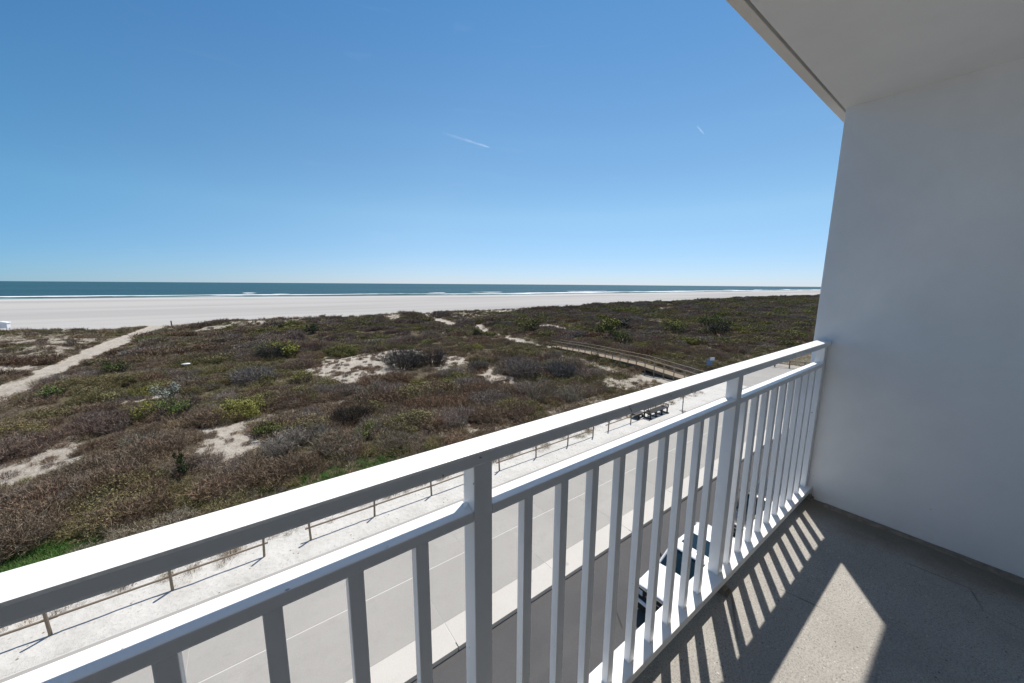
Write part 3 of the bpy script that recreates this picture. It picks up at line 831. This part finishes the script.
def clusters(n, x0, x1, y0, y1, rad, hgt, per, far, dmin=0, dmax=1e9, ang=(-.45, 1.50)):
    """thickets: each clump is one kind of shrub, domed, of its own height and colour"""
    X = rng.uniform(x0, x1, n); Y = rng.uniform(y0, y1, n)
    A = np.arctan2(X, Y); D = np.hypot(X, Y)
    ok = (A > ang[0]) & (A < ang[1]) & (D >= dmin) & (D < dmax)
    X, Y = X[ok], Y[ok]
    S = sand_mask(X, Y); NS = near_sand(X, Y); GM = green_mask(X, Y); dens = fbm(X*.10+31, Y*.10, 3); back = smooth(90, 107, Y); NP = near_path(X, Y)
    zone = fbm(X*.05+50, Y*.05+9, 3); gz = fbm(X*.045+11, Y*.045+71, 3); right = smooth(25, 100, X)
    for k in range(len(X)):
        x, y = X[k], Y[k]
        p = .62+.9*smooth(.36, .60, dens[k])-2.6*max(0, S[k]-.14)-back[k]*.85
        if y < 18.8: p *= .3
        if x < -19.5 and y > 38: p *= .4
        if random.random() > p: continue
        r = rad*random.uniform(.5, 1.45)*(.75+.6*dens[k]); h = hgt*random.uniform(.5, 1.25)*(.55+.85*dens[k])
        if GM[k] > .3: continue
        if NP[k] > .35: h *= .4; r *= .6
        elif NS[k] > .4: h *= .5; r *= .7
        if y < 20.5: h *= .6
        u = random.random(); u2 = random.random()
        gp = .16+.38*smooth(.46, .64, gz[k])+.04*right[k]
        leaf = u < gp
        if leaf: c = GREEN if u2 < .22+.15*right[k] else (OLIVE if u2 < .95-.30*right[k] else (.215, .205, .060))
        elif u2 < .16: c = GREYT
        elif zone[k] > .55: c = PURP if u2 < .75 else BROWN
        elif zone[k] < .40: c = REDB if u2 < .5 else BROWN
        else: c = BROWN if u2 < .75 else (.26, .22, .16)
        j0 = random.uniform(.82, 1.14); c = tuple(q*j0 for q in c)
        i0 = (8 if far else random.choice((3, 4))) if leaf else (7 if far else random.choice((0, 0, 1, 2)))
        m_ = max(2, int(per*(r/rad)**2))
        for _ in range(m_):
            d = r*math.sqrt(random.random()); a = random.uniform(0, 6.283)
            xx, yy = x+d*math.cos(a), y+d*math.sin(a)*.85
            if yy < 17.0 or (xx < -14 and seg_path(xx, yy)) or not clear_of_walk(xx, yy) or not clear_of_shrubs(xx, yy): continue
            put(xx, yy, h*(1-.45*(d/r)**2)*random.uniform(.8, 1.15), i0 if random.random() < .9 else (7 if far else random.randint(0, 2)), c, sz=.95)
def lowgrowth(n, x0, x1, y0, y1, size, far, dmin=0, dmax=1e9, ang=(-.45, 1.50)):
    """dry grass, heath and creeping growth between the thickets"""
    X = rng.uniform(x0, x1, n); Y = rng.uniform(y0, y1, n)
    A = np.arctan2(X, Y); D = np.hypot(X, Y)
    ok = (A > ang[0]) & (A < ang[1]) & (D >= dmin) & (D < dmax)
    X, Y = X[ok], Y[ok]
    S = sand_mask(X, Y); zone = fbm(X*.07+150, Y*.07+39, 3); PM = path_mask(X, Y); GM = green_mask(X, Y)
    for k in range(len(X)):
        x, y = X[k], Y[k]
        if PM[k] > .3 or (x < -14 and seg_path(x, y, 1.6)) or GM[k] > .35 or random.random() > 1.05-2.3*max(0, S[k]-.2) or not clear_of_walk(x, y): continue
        z = zone[k]+random.uniform(-.10, .10); s_ = size*random.uniform(.55, 1.2)
        if z > .56: c = OLIVE
        elif z > .48: c = random.choice([BROWN, (.22, .175, .115), OLIVE])
        elif z > .40: c = random.choice([BROWN, BROWN, (.25, .195, .13), REDB])
        else: c = random.choice([TAN, (.25, .20, .135), BROWN])
        if far: put(x, y, s_*.75, 7, c, sz=.6)
        else: put(x, y, s_, random.choice((5, 5, 6, 6, 2)), c, sz=.75 if s_ > .5 else .9)
clusters(1750, -22, 60, 17.6, 50, 1.15, 1.02, 9, False, dmax=38)
clusters(2500, -45, 90, 17.6, 72, 1.5, 1.12, 8, False, dmin=38, dmax=64)
clusters(4200, -60, 150, 17.8, 110, 2.0, 1.25, 7, True, dmin=64, dmax=135)
clusters(4300, 100, 420, 17.8, 111, 3.0, 1.6, 7, True, dmin=135, dmax=330)
clusters(2100, 300, 800, 20, 112, 5.0, 2.2, 7, True, dmin=330)
lowgrowth(11000, -22, 60, 17.2, 50, .85, False, dmax=38)
lowgrowth(13000, -45, 90, 17.2, 72, 1.0, False, dmin=38, dmax=64)
lowgrowth(15000, -60, 150, 17.2, 111, .95, True, dmin=64, dmax=135)
lowgrowth(12000, 100, 420, 17.2, 112, 1.4, True, dmin=135, dmax=330)
lowgrowth(5000, 300, 800, 17.2, 112, 2.4, True, dmin=330)
# low dry grass and litter: fringe beside the sand strip and tussocks on the bare patches
def grasses(n, x0, x1, y0, y1, fn):
    X = rng.uniform(x0, x1, n); Y = rng.uniform(y0, y1, n); S = sand_mask(X, Y); GM = green_mask(X, Y)
    for k in range(n): fn(X[k], Y[k], S[k], GM[k])
def fringe(x, y, s, g):
    e = 15.35+1.1*(vnoise(np.array([x*.5]), np.array([2.]))[0]-.3)
    if y < e: return
    if random.random() < g*1.1: put(x, y, random.uniform(.5, .95), 6 if random.random() < .7 else 5, (.085,.165,.040), sz=.8)
    elif random.random() < .9-.5*s*(y > 17.5): put(x, y, random.uniform(.35, .8), 6 if random.random() < .6 else 5, random.choice([TAN, TAN, BROWN, (.30,.245,.16), OLIVE]))
grasses(5200, -22, 34, 15.3, 20.8, fringe)
def tuss(x, y, s, g):
    if s < .22 or random.random() > .45: return
    if path_mask(np.array([x]), np.array([y]))[0] > .35: return
    if random.random() < .5: put(x, y, random.uniform(.2, .45), random.randint(0, 2), random.choice([BROWN, REDB, PURP, (.22,.165,.115)]))
    else: put(x, y, random.uniform(.45, .8), 5, random.choice([TAN, BROWN, (.26,.19,.13)]))
grasses(3800, -24, 36, 20, 60, tuss)
grasses(3600, -60, 90, 56, 112, lambda x, y, s, g: (put(x, y, random.uniform(.5, 1.0), random.choice([7, 5]), random.choice([TAN, BROWN, PURP, (.28,.22,.15)])) if s > .2 and random.random() < .5 and path_mask(np.array([x]), np.array([y]))[0] < .3 else None))
grasses(1500, 38, 130, 17.2, 27, lambda x, y, s, g: put(x, y, random.uniform(.5, .9), 5 if random.random() < .6 else 6, random.choice([TAN, BROWN, OLIVE, (.30,.24,.16)])))
# little dark tussocks dotted over the big white sand patch
for _ in range(420):
    x, y = random.uniform(4.5, 24), random.uniform(36, 58)
    if sand_mask(np.array([x]), np.array([y]))[0] < .35: continue
    put(x, y, random.uniform(.30, .62), random.choice((2, 0, 5)), random.choice([BROWN, REDB, PURP, (.15, .11, .075)]), sz=.7)
# foredune grass
grasses(3200, -60, 260, 96, 112, lambda x, y, s, g: put(x, y, random.uniform(.9, 1.7), 5, random.choice([TAN, (.25,.22,.13), OLIVE])) if random.random() < 1.2-s and path_mask(np.array([x]), np.array([y]))[0] < .3 else None)

P = np.array(pts, np.float32)
P[:, 2] += dune_z(P[:, 0].astype(float), P[:, 1].astype(float)).astype(np.float32)
me = bpy.data.meshes.new('dune_scrub')
me.vertices.add(len(P)); me.vertices.foreach_set('co', P.ravel())
for nm, ty, arr, key in (('scl', 'FLOAT_VECTOR', scl, 'vector'), ('rot', 'FLOAT_VECTOR', rot, 'vector'), ('kind', 'INT', idx, 'value'), ('tint', 'FLOAT_COLOR', tint, 'color')):
    a = me.attributes.new(nm, ty, 'POINT')
    a.data.foreach_set(key, np.asarray(arr, np.int32 if ty == 'INT' else np.float32).ravel())
scrub = link('dune_scrub', me)
tag(scrub, 'brown and olive winter scrub and dune grass covering the dunes', 'scrub', kind='stuff')
gn = bpy.data.node_groups.new('scatter', 'GeometryNodeTree')
gn.interface.new_socket('Geometry', in_out='INPUT', socket_type='NodeSocketGeometry')
gn.interface.new_socket('Geometry', in_out='OUTPUT', socket_type='NodeSocketGeometry')
gi = gn.nodes.new('NodeGroupInput'); go = gn.nodes.new('NodeGroupOutput')
ip = gn.nodes.new('GeometryNodeInstanceOnPoints'); ci = gn.nodes.new('GeometryNodeCollectionInfo')
ci.inputs['Collection'].default_value = kinds; ci.inputs['Separate Children'].default_value = True; ci.inputs['Reset Children'].default_value = True
def nattr(name, ty):
    x = gn.nodes.new('GeometryNodeInputNamedAttribute'); x.data_type = ty; x.inputs['Name'].default_value = name
    return x.outputs['Attribute']
L = gn.links.new
L(gi.outputs[0], ip.inputs['Points']); L(ci.outputs[0], ip.inputs['Instance'])
ip.inputs['Pick Instance'].default_value = True
L(nattr('kind', 'INT'), ip.inputs['Instance Index']); L(nattr('rot', 'FLOAT_VECTOR'), ip.inputs['Rotation']); L(nattr('scl', 'FLOAT_VECTOR'), ip.inputs['Scale'])
L(ip.outputs[0], go.inputs[0])
md = scrub.modifiers.new('scatter', 'NODES'); md.node_group = gn
print('scrub instances', len(P))

# single shrubs that stand out from the scrub
def shrub(name, x, y, s, color, label, cat='shrub', group=None, mesh='leaf', seed=0, sz=1.0, hue=None):
    z = float(dune_z(np.array([float(x)]), np.array([float(y)]))[0])-.03
    r = empty(name, (x, y, z), random.uniform(0, 6.28)); r.scale = (s, s, s*sz)
    tag(r, label, cat, group)
    mf = mat_plant(name+'_foliage', color, .45, hue, tint=False)
    mt = mat_plant('shrub_stems', (.11, .09, .075), .4, tint=False)
    far = y > 45
    if mesh == 'leaf':
        vf = leaf_bush(420 if far else 900, 1.0, 1.15, .075 if far else .042, 100+seed, 11); tw = twig_bush(26, .85, .9, .016, 200+seed)
    elif mesh == 'twig':
        vf = twig_bush(230, 1.0, 1.25, .0075, 100+seed, .35, 4); tw = twig_bush(12, .6, .6, .012, 200+seed)
    else:   # conifer: narrow, pointed
        vf = leaf_bush(700, 1.0, .55, .038, 100+seed, 14); v = vf[0]; k = 1.25-.95*np.clip(v[:, 2:3], 0, 1); v[:, :2] *= k; tw = twig_bush(5, .7, .2, .02, 200+seed, 1.)
    link('foliage', pymesh('foliage', vf[0], vf[1], mf), r)
    link('stem', pymesh('stem', tw[0], tw[1], mt), r)
    return r
for i, (nm, x, y, s, c, lab, ms_) in enumerate(SH):
    shrub(nm, x, y, s*(1.3 if x > 45 else 1.05), c, lab, 'shrub', None, ms_, i, .95 if ms_ != 'cone' else 1.2)

# ------------------------------------------------------------------ wooden rail fence along the sand strip
def make_fence(x_posts, lab):
    fx = empty('rail_fence', (x_posts[0], 14.93, G)); tag(fx, lab, 'fence', 'low wooden fences along the sand strip')
    x0 = x_posts[0]
    for x in x_posts:
        bm = bmesh.new(); dx = x-x0
        tube(bm, (dx, 0, -.2), (dx+random.uniform(-.05, .05), random.uniform(-.05, .05), .98+random.uniform(-.03, .03)), .042, .038, 10)
        obj('post', bm, M_FENCEWOOD, fx)
    for a, b in zip(x_posts[:-1], x_posts[1:]):
        bm = bmesh.new(); h1 = .47+random.uniform(-.02, .02)
        tube(bm, (a-x0-.16, .085, h1), (b-x0+.16, .085, .47+random.uniform(-.02, .02)), .034, .034, 8)
        obj('rail', bm, M_FENCEWOOD, fx)
    return fx
make_fence([-15.6, -13.05, -10.4, -7.8, -5.23, -2.67, -.19], 'low weathered post and rail fence section at the left, ending at the first gap')
make_fence([1.34, 3.77, 6.42, 8.85], 'low post and rail fence section between the first and second gap')
make_fence([10.36, 12.93, 15.52, 17.88], 'low post and rail fence section right of the thick railing post')
make_fence([19.45, 22.0, 24.2, 26.2], 'low post and rail fence section running behind the bench')

# bench
b = empty('park_bench', (25.05, 14.85, G+.01), 0); tag(b, 'grey backed bench with black seat and legs on the sand beside the fence', 'bench')
bm = bmesh.new()
for k in range(4): box(bm, -1.3, 1.3, -.34+k*.135, -.225+k*.135, .43, .465, .006)
obj('seat', bm, M_BLACKMETAL, b)
bm = bmesh.new()
for k in range(3): box(bm, -1.3, 1.3, .235+k*.03, .27+k*.03, .56+k*.155, .70+k*.155, .006)
obj('backrest', bm, M_BENCHWOOD, b)
for x in (-1.15, -.38, .38, 1.15):
    bm = bmesh.new()
    box(bm, x-.05, x+.05, -.34, -.26, 0, .428); box(bm, x-.05, x+.05, .18, .26, 0, .428); box(bm, x-.05, x+.05, -.26, .18, .34, .428)
    tube(bm, (x, .22, .42), (x, .335, 1.0), .03, n=6); box(bm, x-.09, x+.09, -.44, .34, .0, .05)
    obj('leg', bm, M_BLACKMETAL, b)
for x in (-1.27, 1.27):
    bm = bmesh.new(); box(bm, x-.03, x+.03, -.34, .27, .64, .68, .008); box(bm, x-.025, x+.025, -.33, -.28, .43, .64)
    obj('armrest', bm, M_BLACKMETAL, b)
# bin-like black cart beside the bench
c = empty('beach_cart', (23.35, 15.35, G+.01), .2); tag(c, 'low black cart with small wheels parked at the left end of the bench', 'cart')
bm = bmesh.new(); box(bm, -.45, .45, -.28, .28, .22, .42, .03); obj('tray', bm, M_BLACKMETAL, c)
bm = bmesh.new(); tube(bm, (.42, 0, .40), (.75, 0, .85), .018, n=6); tube(bm, (.75, -.2, .85), (.75, .2, .85), .018, n=6); obj('handle', bm, M_BLACKMETAL, c)
for x in (-.32, .32):
    for y in (-.30, .30):
        bm = bmesh.new(); tube(bm, (x, y-.03, .13), (x, y+.03, .13), .13, n=12); obj('wheel', bm, M_TYRE, c)
# pole with base plate
p = empty('metal_pole', (27.6, 14.05, G+.01)); tag(p, 'thin grey metal pole on a square base plate right of the bench', 'pole')
bm = bmesh.new(); tube(bm, (0, 0, .01), (.03, .02, 1.75), .035, .035, 8); obj('shaft', bm, M_GALV, p)
bm = bmesh.new(); box(bm, -.2, .2, -.2, .2, -.02, .03, .006); obj('base_plate', bm, M_GALV, p)
bm = bmesh.new(); tube(bm, (.012, .008, .70), (.015, .01, .78), .055, n=8); obj('collar', bm, M_GALV, p)
bm = bmesh.new(); tube(bm, (.03, .02, 1.752), (.03, .02, 1.80), .05, .01, 8); obj('cap', bm, M_GALV, p)

# boardwalk over the dune
bw = empty('boardwalk', (36.75, 18.0, G+.10)); tag(bw, 'raised grey brown wooden boardwalk with rails on both sides crossing the dune', 'boardwalk')
NB = 12
def bwc(t):        # centre line, t in metres from the street end
    return .066*t, t
def bwz(t): return .25 + .45*min(1, t/6.0) - .25*max(0, (t-15)/7)
half = .88
bm = bmesh.new(); t = -1.0
while t < 22:
    x, y = bwc(t); z = bwz(max(t, -1)); z2 = bwz(t+.14)
    vs = []
    for (xx, yy, zz) in ((x-half, y, z), (x+half, y, z), (x+half+.009, y+.135, z2), (x-half+.009, y+.135, z2)):
        vs.append((xx, yy, zz))
    T_ = [bm.verts.new(v) for v in vs]; B_ = [bm.verts.new((v[0], v[1], v[2]-.045)) for v in vs]
    bm.faces.new(T_); bm.faces.new(B_[::-1])
    for i in range(4): bm.faces.new((T_[i], B_[i], B_[(i+1) % 4], T_[(i+1) % 4]))
    t += .145
obj('deck', bm, M_DECK, bw)
for s in (-1, 1):
    bm = bmesh.new(); ts = np.linspace(-1, 22, 24)
    for a, c_ in zip(ts[:-1], ts[1:]):
        xa, ya = bwc(a); xb, yb = bwc(c_)
        q = []
        for (x, y, tt) in ((xa, ya, a), (xb, yb, c_)):
            z = bwz(tt); q.append([(x+s*half-.03, y, z-.05), (x+s*half+.03, y, z-.05), (x+s*half+.03, y, z-.30), (x+s*half-.03, y, z-.30)])
        A = [bm.verts.new(v) for v in q[0]]; B = [bm.verts.new(v) for v in q[1]]
        for i in range(4): bm.faces.new((A[i], B[i], B[(i+1) % 4], A[(i+1) % 4]))
    obj('beam', bm, M_DECKRAIL, bw)
    for hh, rr in ((.92, .075), (.50, .05)):
        bm = bmesh.new()
        for a, c_ in zip(ts[:-1], ts[1:]):
            xa, ya = bwc(a); xb, yb = bwc(c_)
            A = []; B = []
            for (x, y, tt, Lq) in ((xa, ya, a, A), (xb, yb, c_, B)):
                z = bwz(tt)+hh
                for dx, dz in ((-rr, -.02), (rr, -.02), (rr, .025), (-rr, .025)): Lq.append(bm.verts.new((x+s*half+dx, y, z+dz)))
            for i in range(4): bm.faces.new((A[i], B[i], B[(i+1) % 4], A[(i+1) % 4]))
        obj('handrail', bm, M_DECKRAIL, bw)
    for t in np.arange(-.9, 22, 1.2):
        x, y = bwc(t); z = bwz(t); xo = x+s*(half+.08)
        bm = bmesh.new(); box(bm, xo-.04, xo+.04, y-.04, y+.04, -.6, z+.90); obj('post', bm, M_DECKPOST, bw)

# blue and white beach signs at the boardwalk mouth
s = empty('beach_sign', (43.2, 19.6, G-.25)); tag(s, 'small blue sign with a white panel on a post at the boardwalk mouth', 'sign')
bm = bmesh.new(); tube(bm, (0, 0, -.1), (0, 0, 1.75), .04, n=8); tube(bm, (.62, -.35, -.1), (.62, -.35, 1.75), .04, n=8); obj('post', bm, M_GALV, s)
def panel(x0, x1, z0, z1, off):
    bm = bmesh.new(); box(bm, x0, x1, -.02, .02, z0, z1, .004)
    bmesh.ops.rotate(bm, verts=bm.verts[:], cent=(0, 0, 0), matrix=Matrix.Rotation(-.52, 3, 'Z'))
    for v in bm.verts: v.co += Vector((-.035, -.06, 0))
    return bm
obj('blue_panel', panel(-.05, .62, 1.0, 1.72, 0), M_SIGNBLUE, s)
obj('white_panel', panel(.30, .85, 1.55, 1.92, 0), M_SIGNWHITE, s).location = (-.03, -.05, 0)

# low rail fence at the far edge of the plaza
def far_fence(pl, lab):
    o0 = Vector((pl[0][0], pl[0][1], G)); f = empty('rail_fence', o0); tag(f, lab, 'fence')
    for x, y in pl:
        bm = bmesh.new(); tube(bm, (x-o0.x, y-o0.y, -.2), (x-o0.x, y-o0.y, .95), .07, n=8); obj('post', bm, M_FENCEWOOD, f)
    for hh in (.5, .88):
        bm = bmesh.new()
        for a, b_ in zip(pl[:-1], pl[1:]): tube(bm, (a[0]-o0.x, a[1]-o0.y, hh), (b_[0]-o0.x, b_[1]-o0.y, hh), .05, n=6)
        obj('rail', bm, M_FENCEWOOD, f)
far_fence([(51.6+.55*k, 18.4-1.35*k) for k in range(8)], 'low wooden rail fence along the far edge of the paved plaza')

# litter, hut and marker on the sand
for (x, y, sx, sy, lab) in ((-3.0, 21.0, .13, .09, 'small white scrap of litter at the near edge of the scrub'), (-5.7, 53.5, .40, .24, 'white plastic sheet caught on top of the scrub at left')):
    z = float(dune_z(np.array([x]), np.array([y]))[0])
    bm = bmesh.new(); bmesh.ops.create_icosphere(bm, subdivisions=3, radius=1)
    for v in bm.verts:
        k = 1+.35*(vnoise(np.array([v.co.x*2+9]), np.array([v.co.y*2+v.co.z*3+9]))[0]-.5)
        v.co = Vector((v.co.x*sx*k, v.co.y*sy*k, v.co.z*.09*k))
    tag(obj('litter', bm, M_WHITEPLASTIC, None, (x, y, z+(.10 if y < 30 else 1.0))), lab, 'litter')
hz = float(beach_z(np.array([-42.5]), np.array([129.]))[0])
h = empty('lifeguard_stand', (-42.5, 129, hz)); tag(h, 'small white lifeguard stand on the beach at the far left', 'lifeguard stand')
bm = bmesh.new(); box(bm, -.9, .9, -.8, .8, .6, 1.75, .03); obj('cabin', bm, M_WHITEPLASTIC, h)
bm = bmesh.new(); prism(bm, [(-1.05, 1.75), (1.05, 1.75), (.95, 1.83), (0, 2.05), (-.95, 1.83)], -.92, .92); obj('roof', bm, M_WHITEPLASTIC, h)
for x in (-.75, .75):
    for y in (-.65, .65):
        bm = bmesh.new(); box(bm, x-.07, x+.07, y-.07, y+.07, -.3, .6); obj('leg', bm, M_WHITEPLASTIC, h)
z = float(dune_z(np.array([-13.2]), np.array([110.]))[0])
mp = empty('marker_post', (-13.2, 110, z)); tag(mp, 'short dark marker post where the sandy path meets the beach', 'post')
bm = bmesh.new(); tube(bm, (0, 0, -.2), (0, 0, 1.25), .13, .12, 8); obj('shaft', bm, M_FENCEWOOD, mp)
bm = bmesh.new(); tube(bm, (0, 0, 1.25), (0, 0, 1.40), .16, .04, 8); obj('cap', bm, M_FENCEWOOD, mp)

# ------------------------------------------------------------------ cars
def car(x_front, y_c, Lc, Wc, paint, lab, sunroof=True):
    """an SUV pointing towards -X; local x runs from the nose backwards"""
    r = empty('parked_car', (x_front, y_c, G-.13)); tag(r, lab, 'car', None)
    hw = Wc/2
    def loft(secs, mat, name, parent=r, sm=True):
        # secs: list of (x, [(y,z)...]) cross sections
        bm = bmesh.new(); rings = []
        for x, prof in secs: rings.append([bm.verts.new((x, y, z)) for y, z in prof])
        n = len(rings[0])
        for A, B in zip(rings[:-1], rings[1:]):
            for i in range(n): bm.faces.new((A[i], A[(i+1) % n], B[(i+1) % n], B[i]))
        bm.faces.new(rings[0][::-1]); bm.faces.new(rings[-1])
        o = obj(name, bm, mat, parent, smooth=sm)
        md = o.modifiers.new('edge', 'BEVEL'); md.width = .02; md.segments = 2; md.limit_method = 'ANGLE'
        return o
    def low(w, z0, z1, crown=.03):   # lower-body section
        return [(-w*.90, z0), (w*.90, z0), (w, z0+.12), (w, z1-.16), (w*.95, z1-.02), (w*.55, z1+crown), (-w*.55, z1+crown), (-w*.95, z1-.02), (-w, z1-.16), (-w, z0+.12)]
    body = loft([(.04, low(hw*.92, .36, .98, .02)), (.16, low(hw*.96, .28, 1.02)), (.55, low(hw*.985, .26, 1.04)), (1.25, low(hw, .26, 1.09)), (1.45, low(hw, .26, 1.02)), (Lc-.7, low(hw, .26, 1.02)), (Lc-.15, low(hw*.96, .32, 1.0)), (Lc-.02, low(hw*.86, .40, .95))], paint, 'body')
    gw = hw*.90
    def top(w0, w1, z0, z1): return [(-w0, z0), (w0, z0), (w1, z1-.05), (w1*.82, z1), (-w1*.82, z1), (-w1, z1-.05)]
    # glasshouse (dark) and the painted roof, pillars
    loft([(1.22, top(gw, gw*.97, 1.03, 1.12)), (1.80, top(gw, gw*.84, 1.02, 1.61)), (Lc-.85, top(gw, gw*.84, 1.02, 1.63)), (Lc-.18, top(gw*.96, gw*.90, .98, 1.08))], M_CARGLASS, 'window')
    rw = gw*.86
    roof = loft([(1.70, [(-rw, 1.55), (rw, 1.55), (rw*.96, 1.60), (-rw*.96, 1.60)]), (1.90, [(-rw, 1.58), (rw, 1.58), (rw*.93, 1.67), (-rw*.93, 1.67)]), (Lc-.9, [(-rw, 1.60), (rw, 1.60), (rw*.93, 1.69), (-rw*.93, 1.69)]), (Lc-.62, [(-rw*.96, 1.54), (rw*.96, 1.54), (rw*.92, 1.62), (-rw*.92, 1.62)])], paint, 'roof')
    if sunroof:
        bm = bmesh.new(); box(bm, 2.02, 2.75, -rw*.74, rw*.74, 1.662, 1.684, .006); obj('sunroof', bm, M_CARGLASS, roof)
    for s_ in (-1, 1):
        bm = bmesh.new(); tube(bm, (1.25, s_*gw*.97, 1.08), (1.82, s_*gw*.85, 1.60), .045, n=6); obj('pillar', bm, paint, r)
        bm = bmesh.new(); tube(bm, (2.75, s_*gw*1.0, 1.02), (2.75, s_*gw*.86, 1.58), .04, n=6); obj('pillar', bm, M_CARBLACK, r)
        bm = bmesh.new(); tube(bm, (Lc-.35, s_*gw*.98, 1.0), (Lc-.85, s_*gw*.86, 1.58), .07, n=6); obj('pillar', bm, paint, r)
        bm = bmesh.new(); bmesh.ops.create_uvsphere(bm, u_segments=12, v_segments=8, radius=1)
        for v in bm.verts: v.co = Vector((1.50+v.co.x*.10, s_*(hw+.10)+v.co.y*.13, 1.13+v.co.z*.09))
        obj('mirror', bm, paint if not sunroof else M_CARBLACK, r, smooth=True)
        bm = bmesh.new(); prism(bm, [(-.036, .72), (-.036, .90), (.10, .93), (.36, .92), (.36, .80)], s_*hw*.98-.03*0 if s_ > 0 else -hw*.99, s_*hw*.62 if s_ > 0 else -hw*.62); obj('headlight', bm, M_LAMP, r)
        for wx in (.86, Lc-.92):
            bm = bmesh.new(); tube(bm, (wx, s_*(hw-.20), .35), (wx, s_*(hw+.012), .35), .36, n=28); wl = obj('wheel', bm, M_TYRE, r)
            bm = bmesh.new(); tube(bm, (wx, s_*(hw+.010), .35), (wx, s_*(hw+.022), .35), .24, n=20); obj('rim', bm, M_RIM, wl)
        bm = bmesh.new(); box(bm, 1.52, 2.70, s_*hw-.004, s_*hw+.012, .34, .44); obj('sill_trim', bm, M_CARBLACK, r)
    # black grille, lower bumper with a bright bar, hood seam, wipers
    bm = bmesh.new(); box(bm, -.03, .12, -hw*.90, hw*.90, .60, .955, .02); g_ = obj('grille', bm, M_CARBLACK, r)
    bm = bmesh.new(); box(bm, -.05, .0, -hw*.50, hw*.50, .80, .83, .004); obj('bar', bm, M_CHROME, g_)
    bm = bmesh.new(); box(bm, -.07, .22, -hw*.86, hw*.86, .24, .56, .05); bu = obj('bumper', bm, M_CARBLACK, r)
    bm = bmesh.new(); box(bm, -.10, -.04, -hw*.88, hw*.88, .50, .60, .012); obj('bar', bm, M_CARWHITE, bu)
    bm = bmesh.new()
    for y0, y1 in ((-hw*.5, -.05), (.08, hw*.58)): tube(bm, (1.27, y0, 1.13), (1.38, y1, 1.20), .010, n=5)
    obj('wiper', bm, M_CARBLACK, r)
    return r
car(9.05, 4.76, 4.35, 1.86, M_CARWHITE, 'white SUV with a dark sunroof parked on the street below the railing')
car(14.4, 4.55, 4.5, 1.84, M_CARDARK, 'dark charcoal car parked behind the white SUV', False)

# ------------------------------------------------------------------ contrails high in the sky
def mat_trail():
    k = NT('contrail_ice', rough=1.0, spec=0, color=(.9, .92, .95))
    d = k.attr('dens').outputs['Fac']
    n = k.noise(.004, 4, .6)
    tr = k.n('BsdfTransparent'); tl = k.n('BsdfTranslucent'); df = k.n('BsdfDiffuse'); ad = k.n('AddShader'); mx = k.n('MixShader')
    tl.inputs['Color'].default_value = (.8, .8, .8, 1); df.inputs['Color'].default_value = (.8, .8, .8, 1)
    k.l(tl.outputs[0], ad.inputs[0]); k.l(df.outputs[0], ad.inputs[1])
    k.l(k.math('MULTIPLY', d, k.step(n, .2, .6)), mx.inputs[0]); k.l(tr.outputs[0], mx.inputs[1]); k.l(ad.outputs[0], mx.inputs[2])
    k.l(mx.outputs[0], k.t.nodes['Material Output'].inputs['Surface'])
    return k.m
M_TRAIL = mat_trail()
def trail(a, b, r0, r1, lab, d0, d1):
    a, b = Vector(a), Vector(b); d = (b-a).normalized(); u = d.cross(Vector((0, 0, 1))).normalized(); v = d.cross(u)
    V = []; F = []; n = 8; m_ = 40; D = []
    for i in range(m_+1):
        t = i/m_; c = a+(b-a)*t; rr = (r0+(r1-r0)*t)*(.35+.65*min(1, 8*(1-t)+.2)); 
        for j in range(n):
            an = 2*math.pi*j/n; V.append(c+u*rr*math.cos(an)+v*rr*math.sin(an)); D.append((d0+(d1-d0)*t)*min(1, (1-t)*10+.3))
    for i in range(m_):
        for j in range(n): F.append((i*n+j, i*n+(j+1) % n, (i+1)*n+(j+1) % n, (i+1)*n+j))
    me = pymesh('contrail', V, F, M_TRAIL, True)
    at = me.attributes.new('dens', 'FLOAT', 'POINT'); at.data.foreach_set('value', np.array(D, np.float32))
    o = link('contrail', me); tag(o, lab, 'contrail'); o.visible_shadow = True
trail((6150, 12613, 5299+H_EYE), (7765, 11852, 4922), 50, 30, 'longer white contrail fading to the left, above the middle of the sea', .0, .13)
trail((12427, 6644, 5140), (12610, 6485, 4892), 22, 20, 'short faint contrail high beside the balcony ceiling', .05, .16)
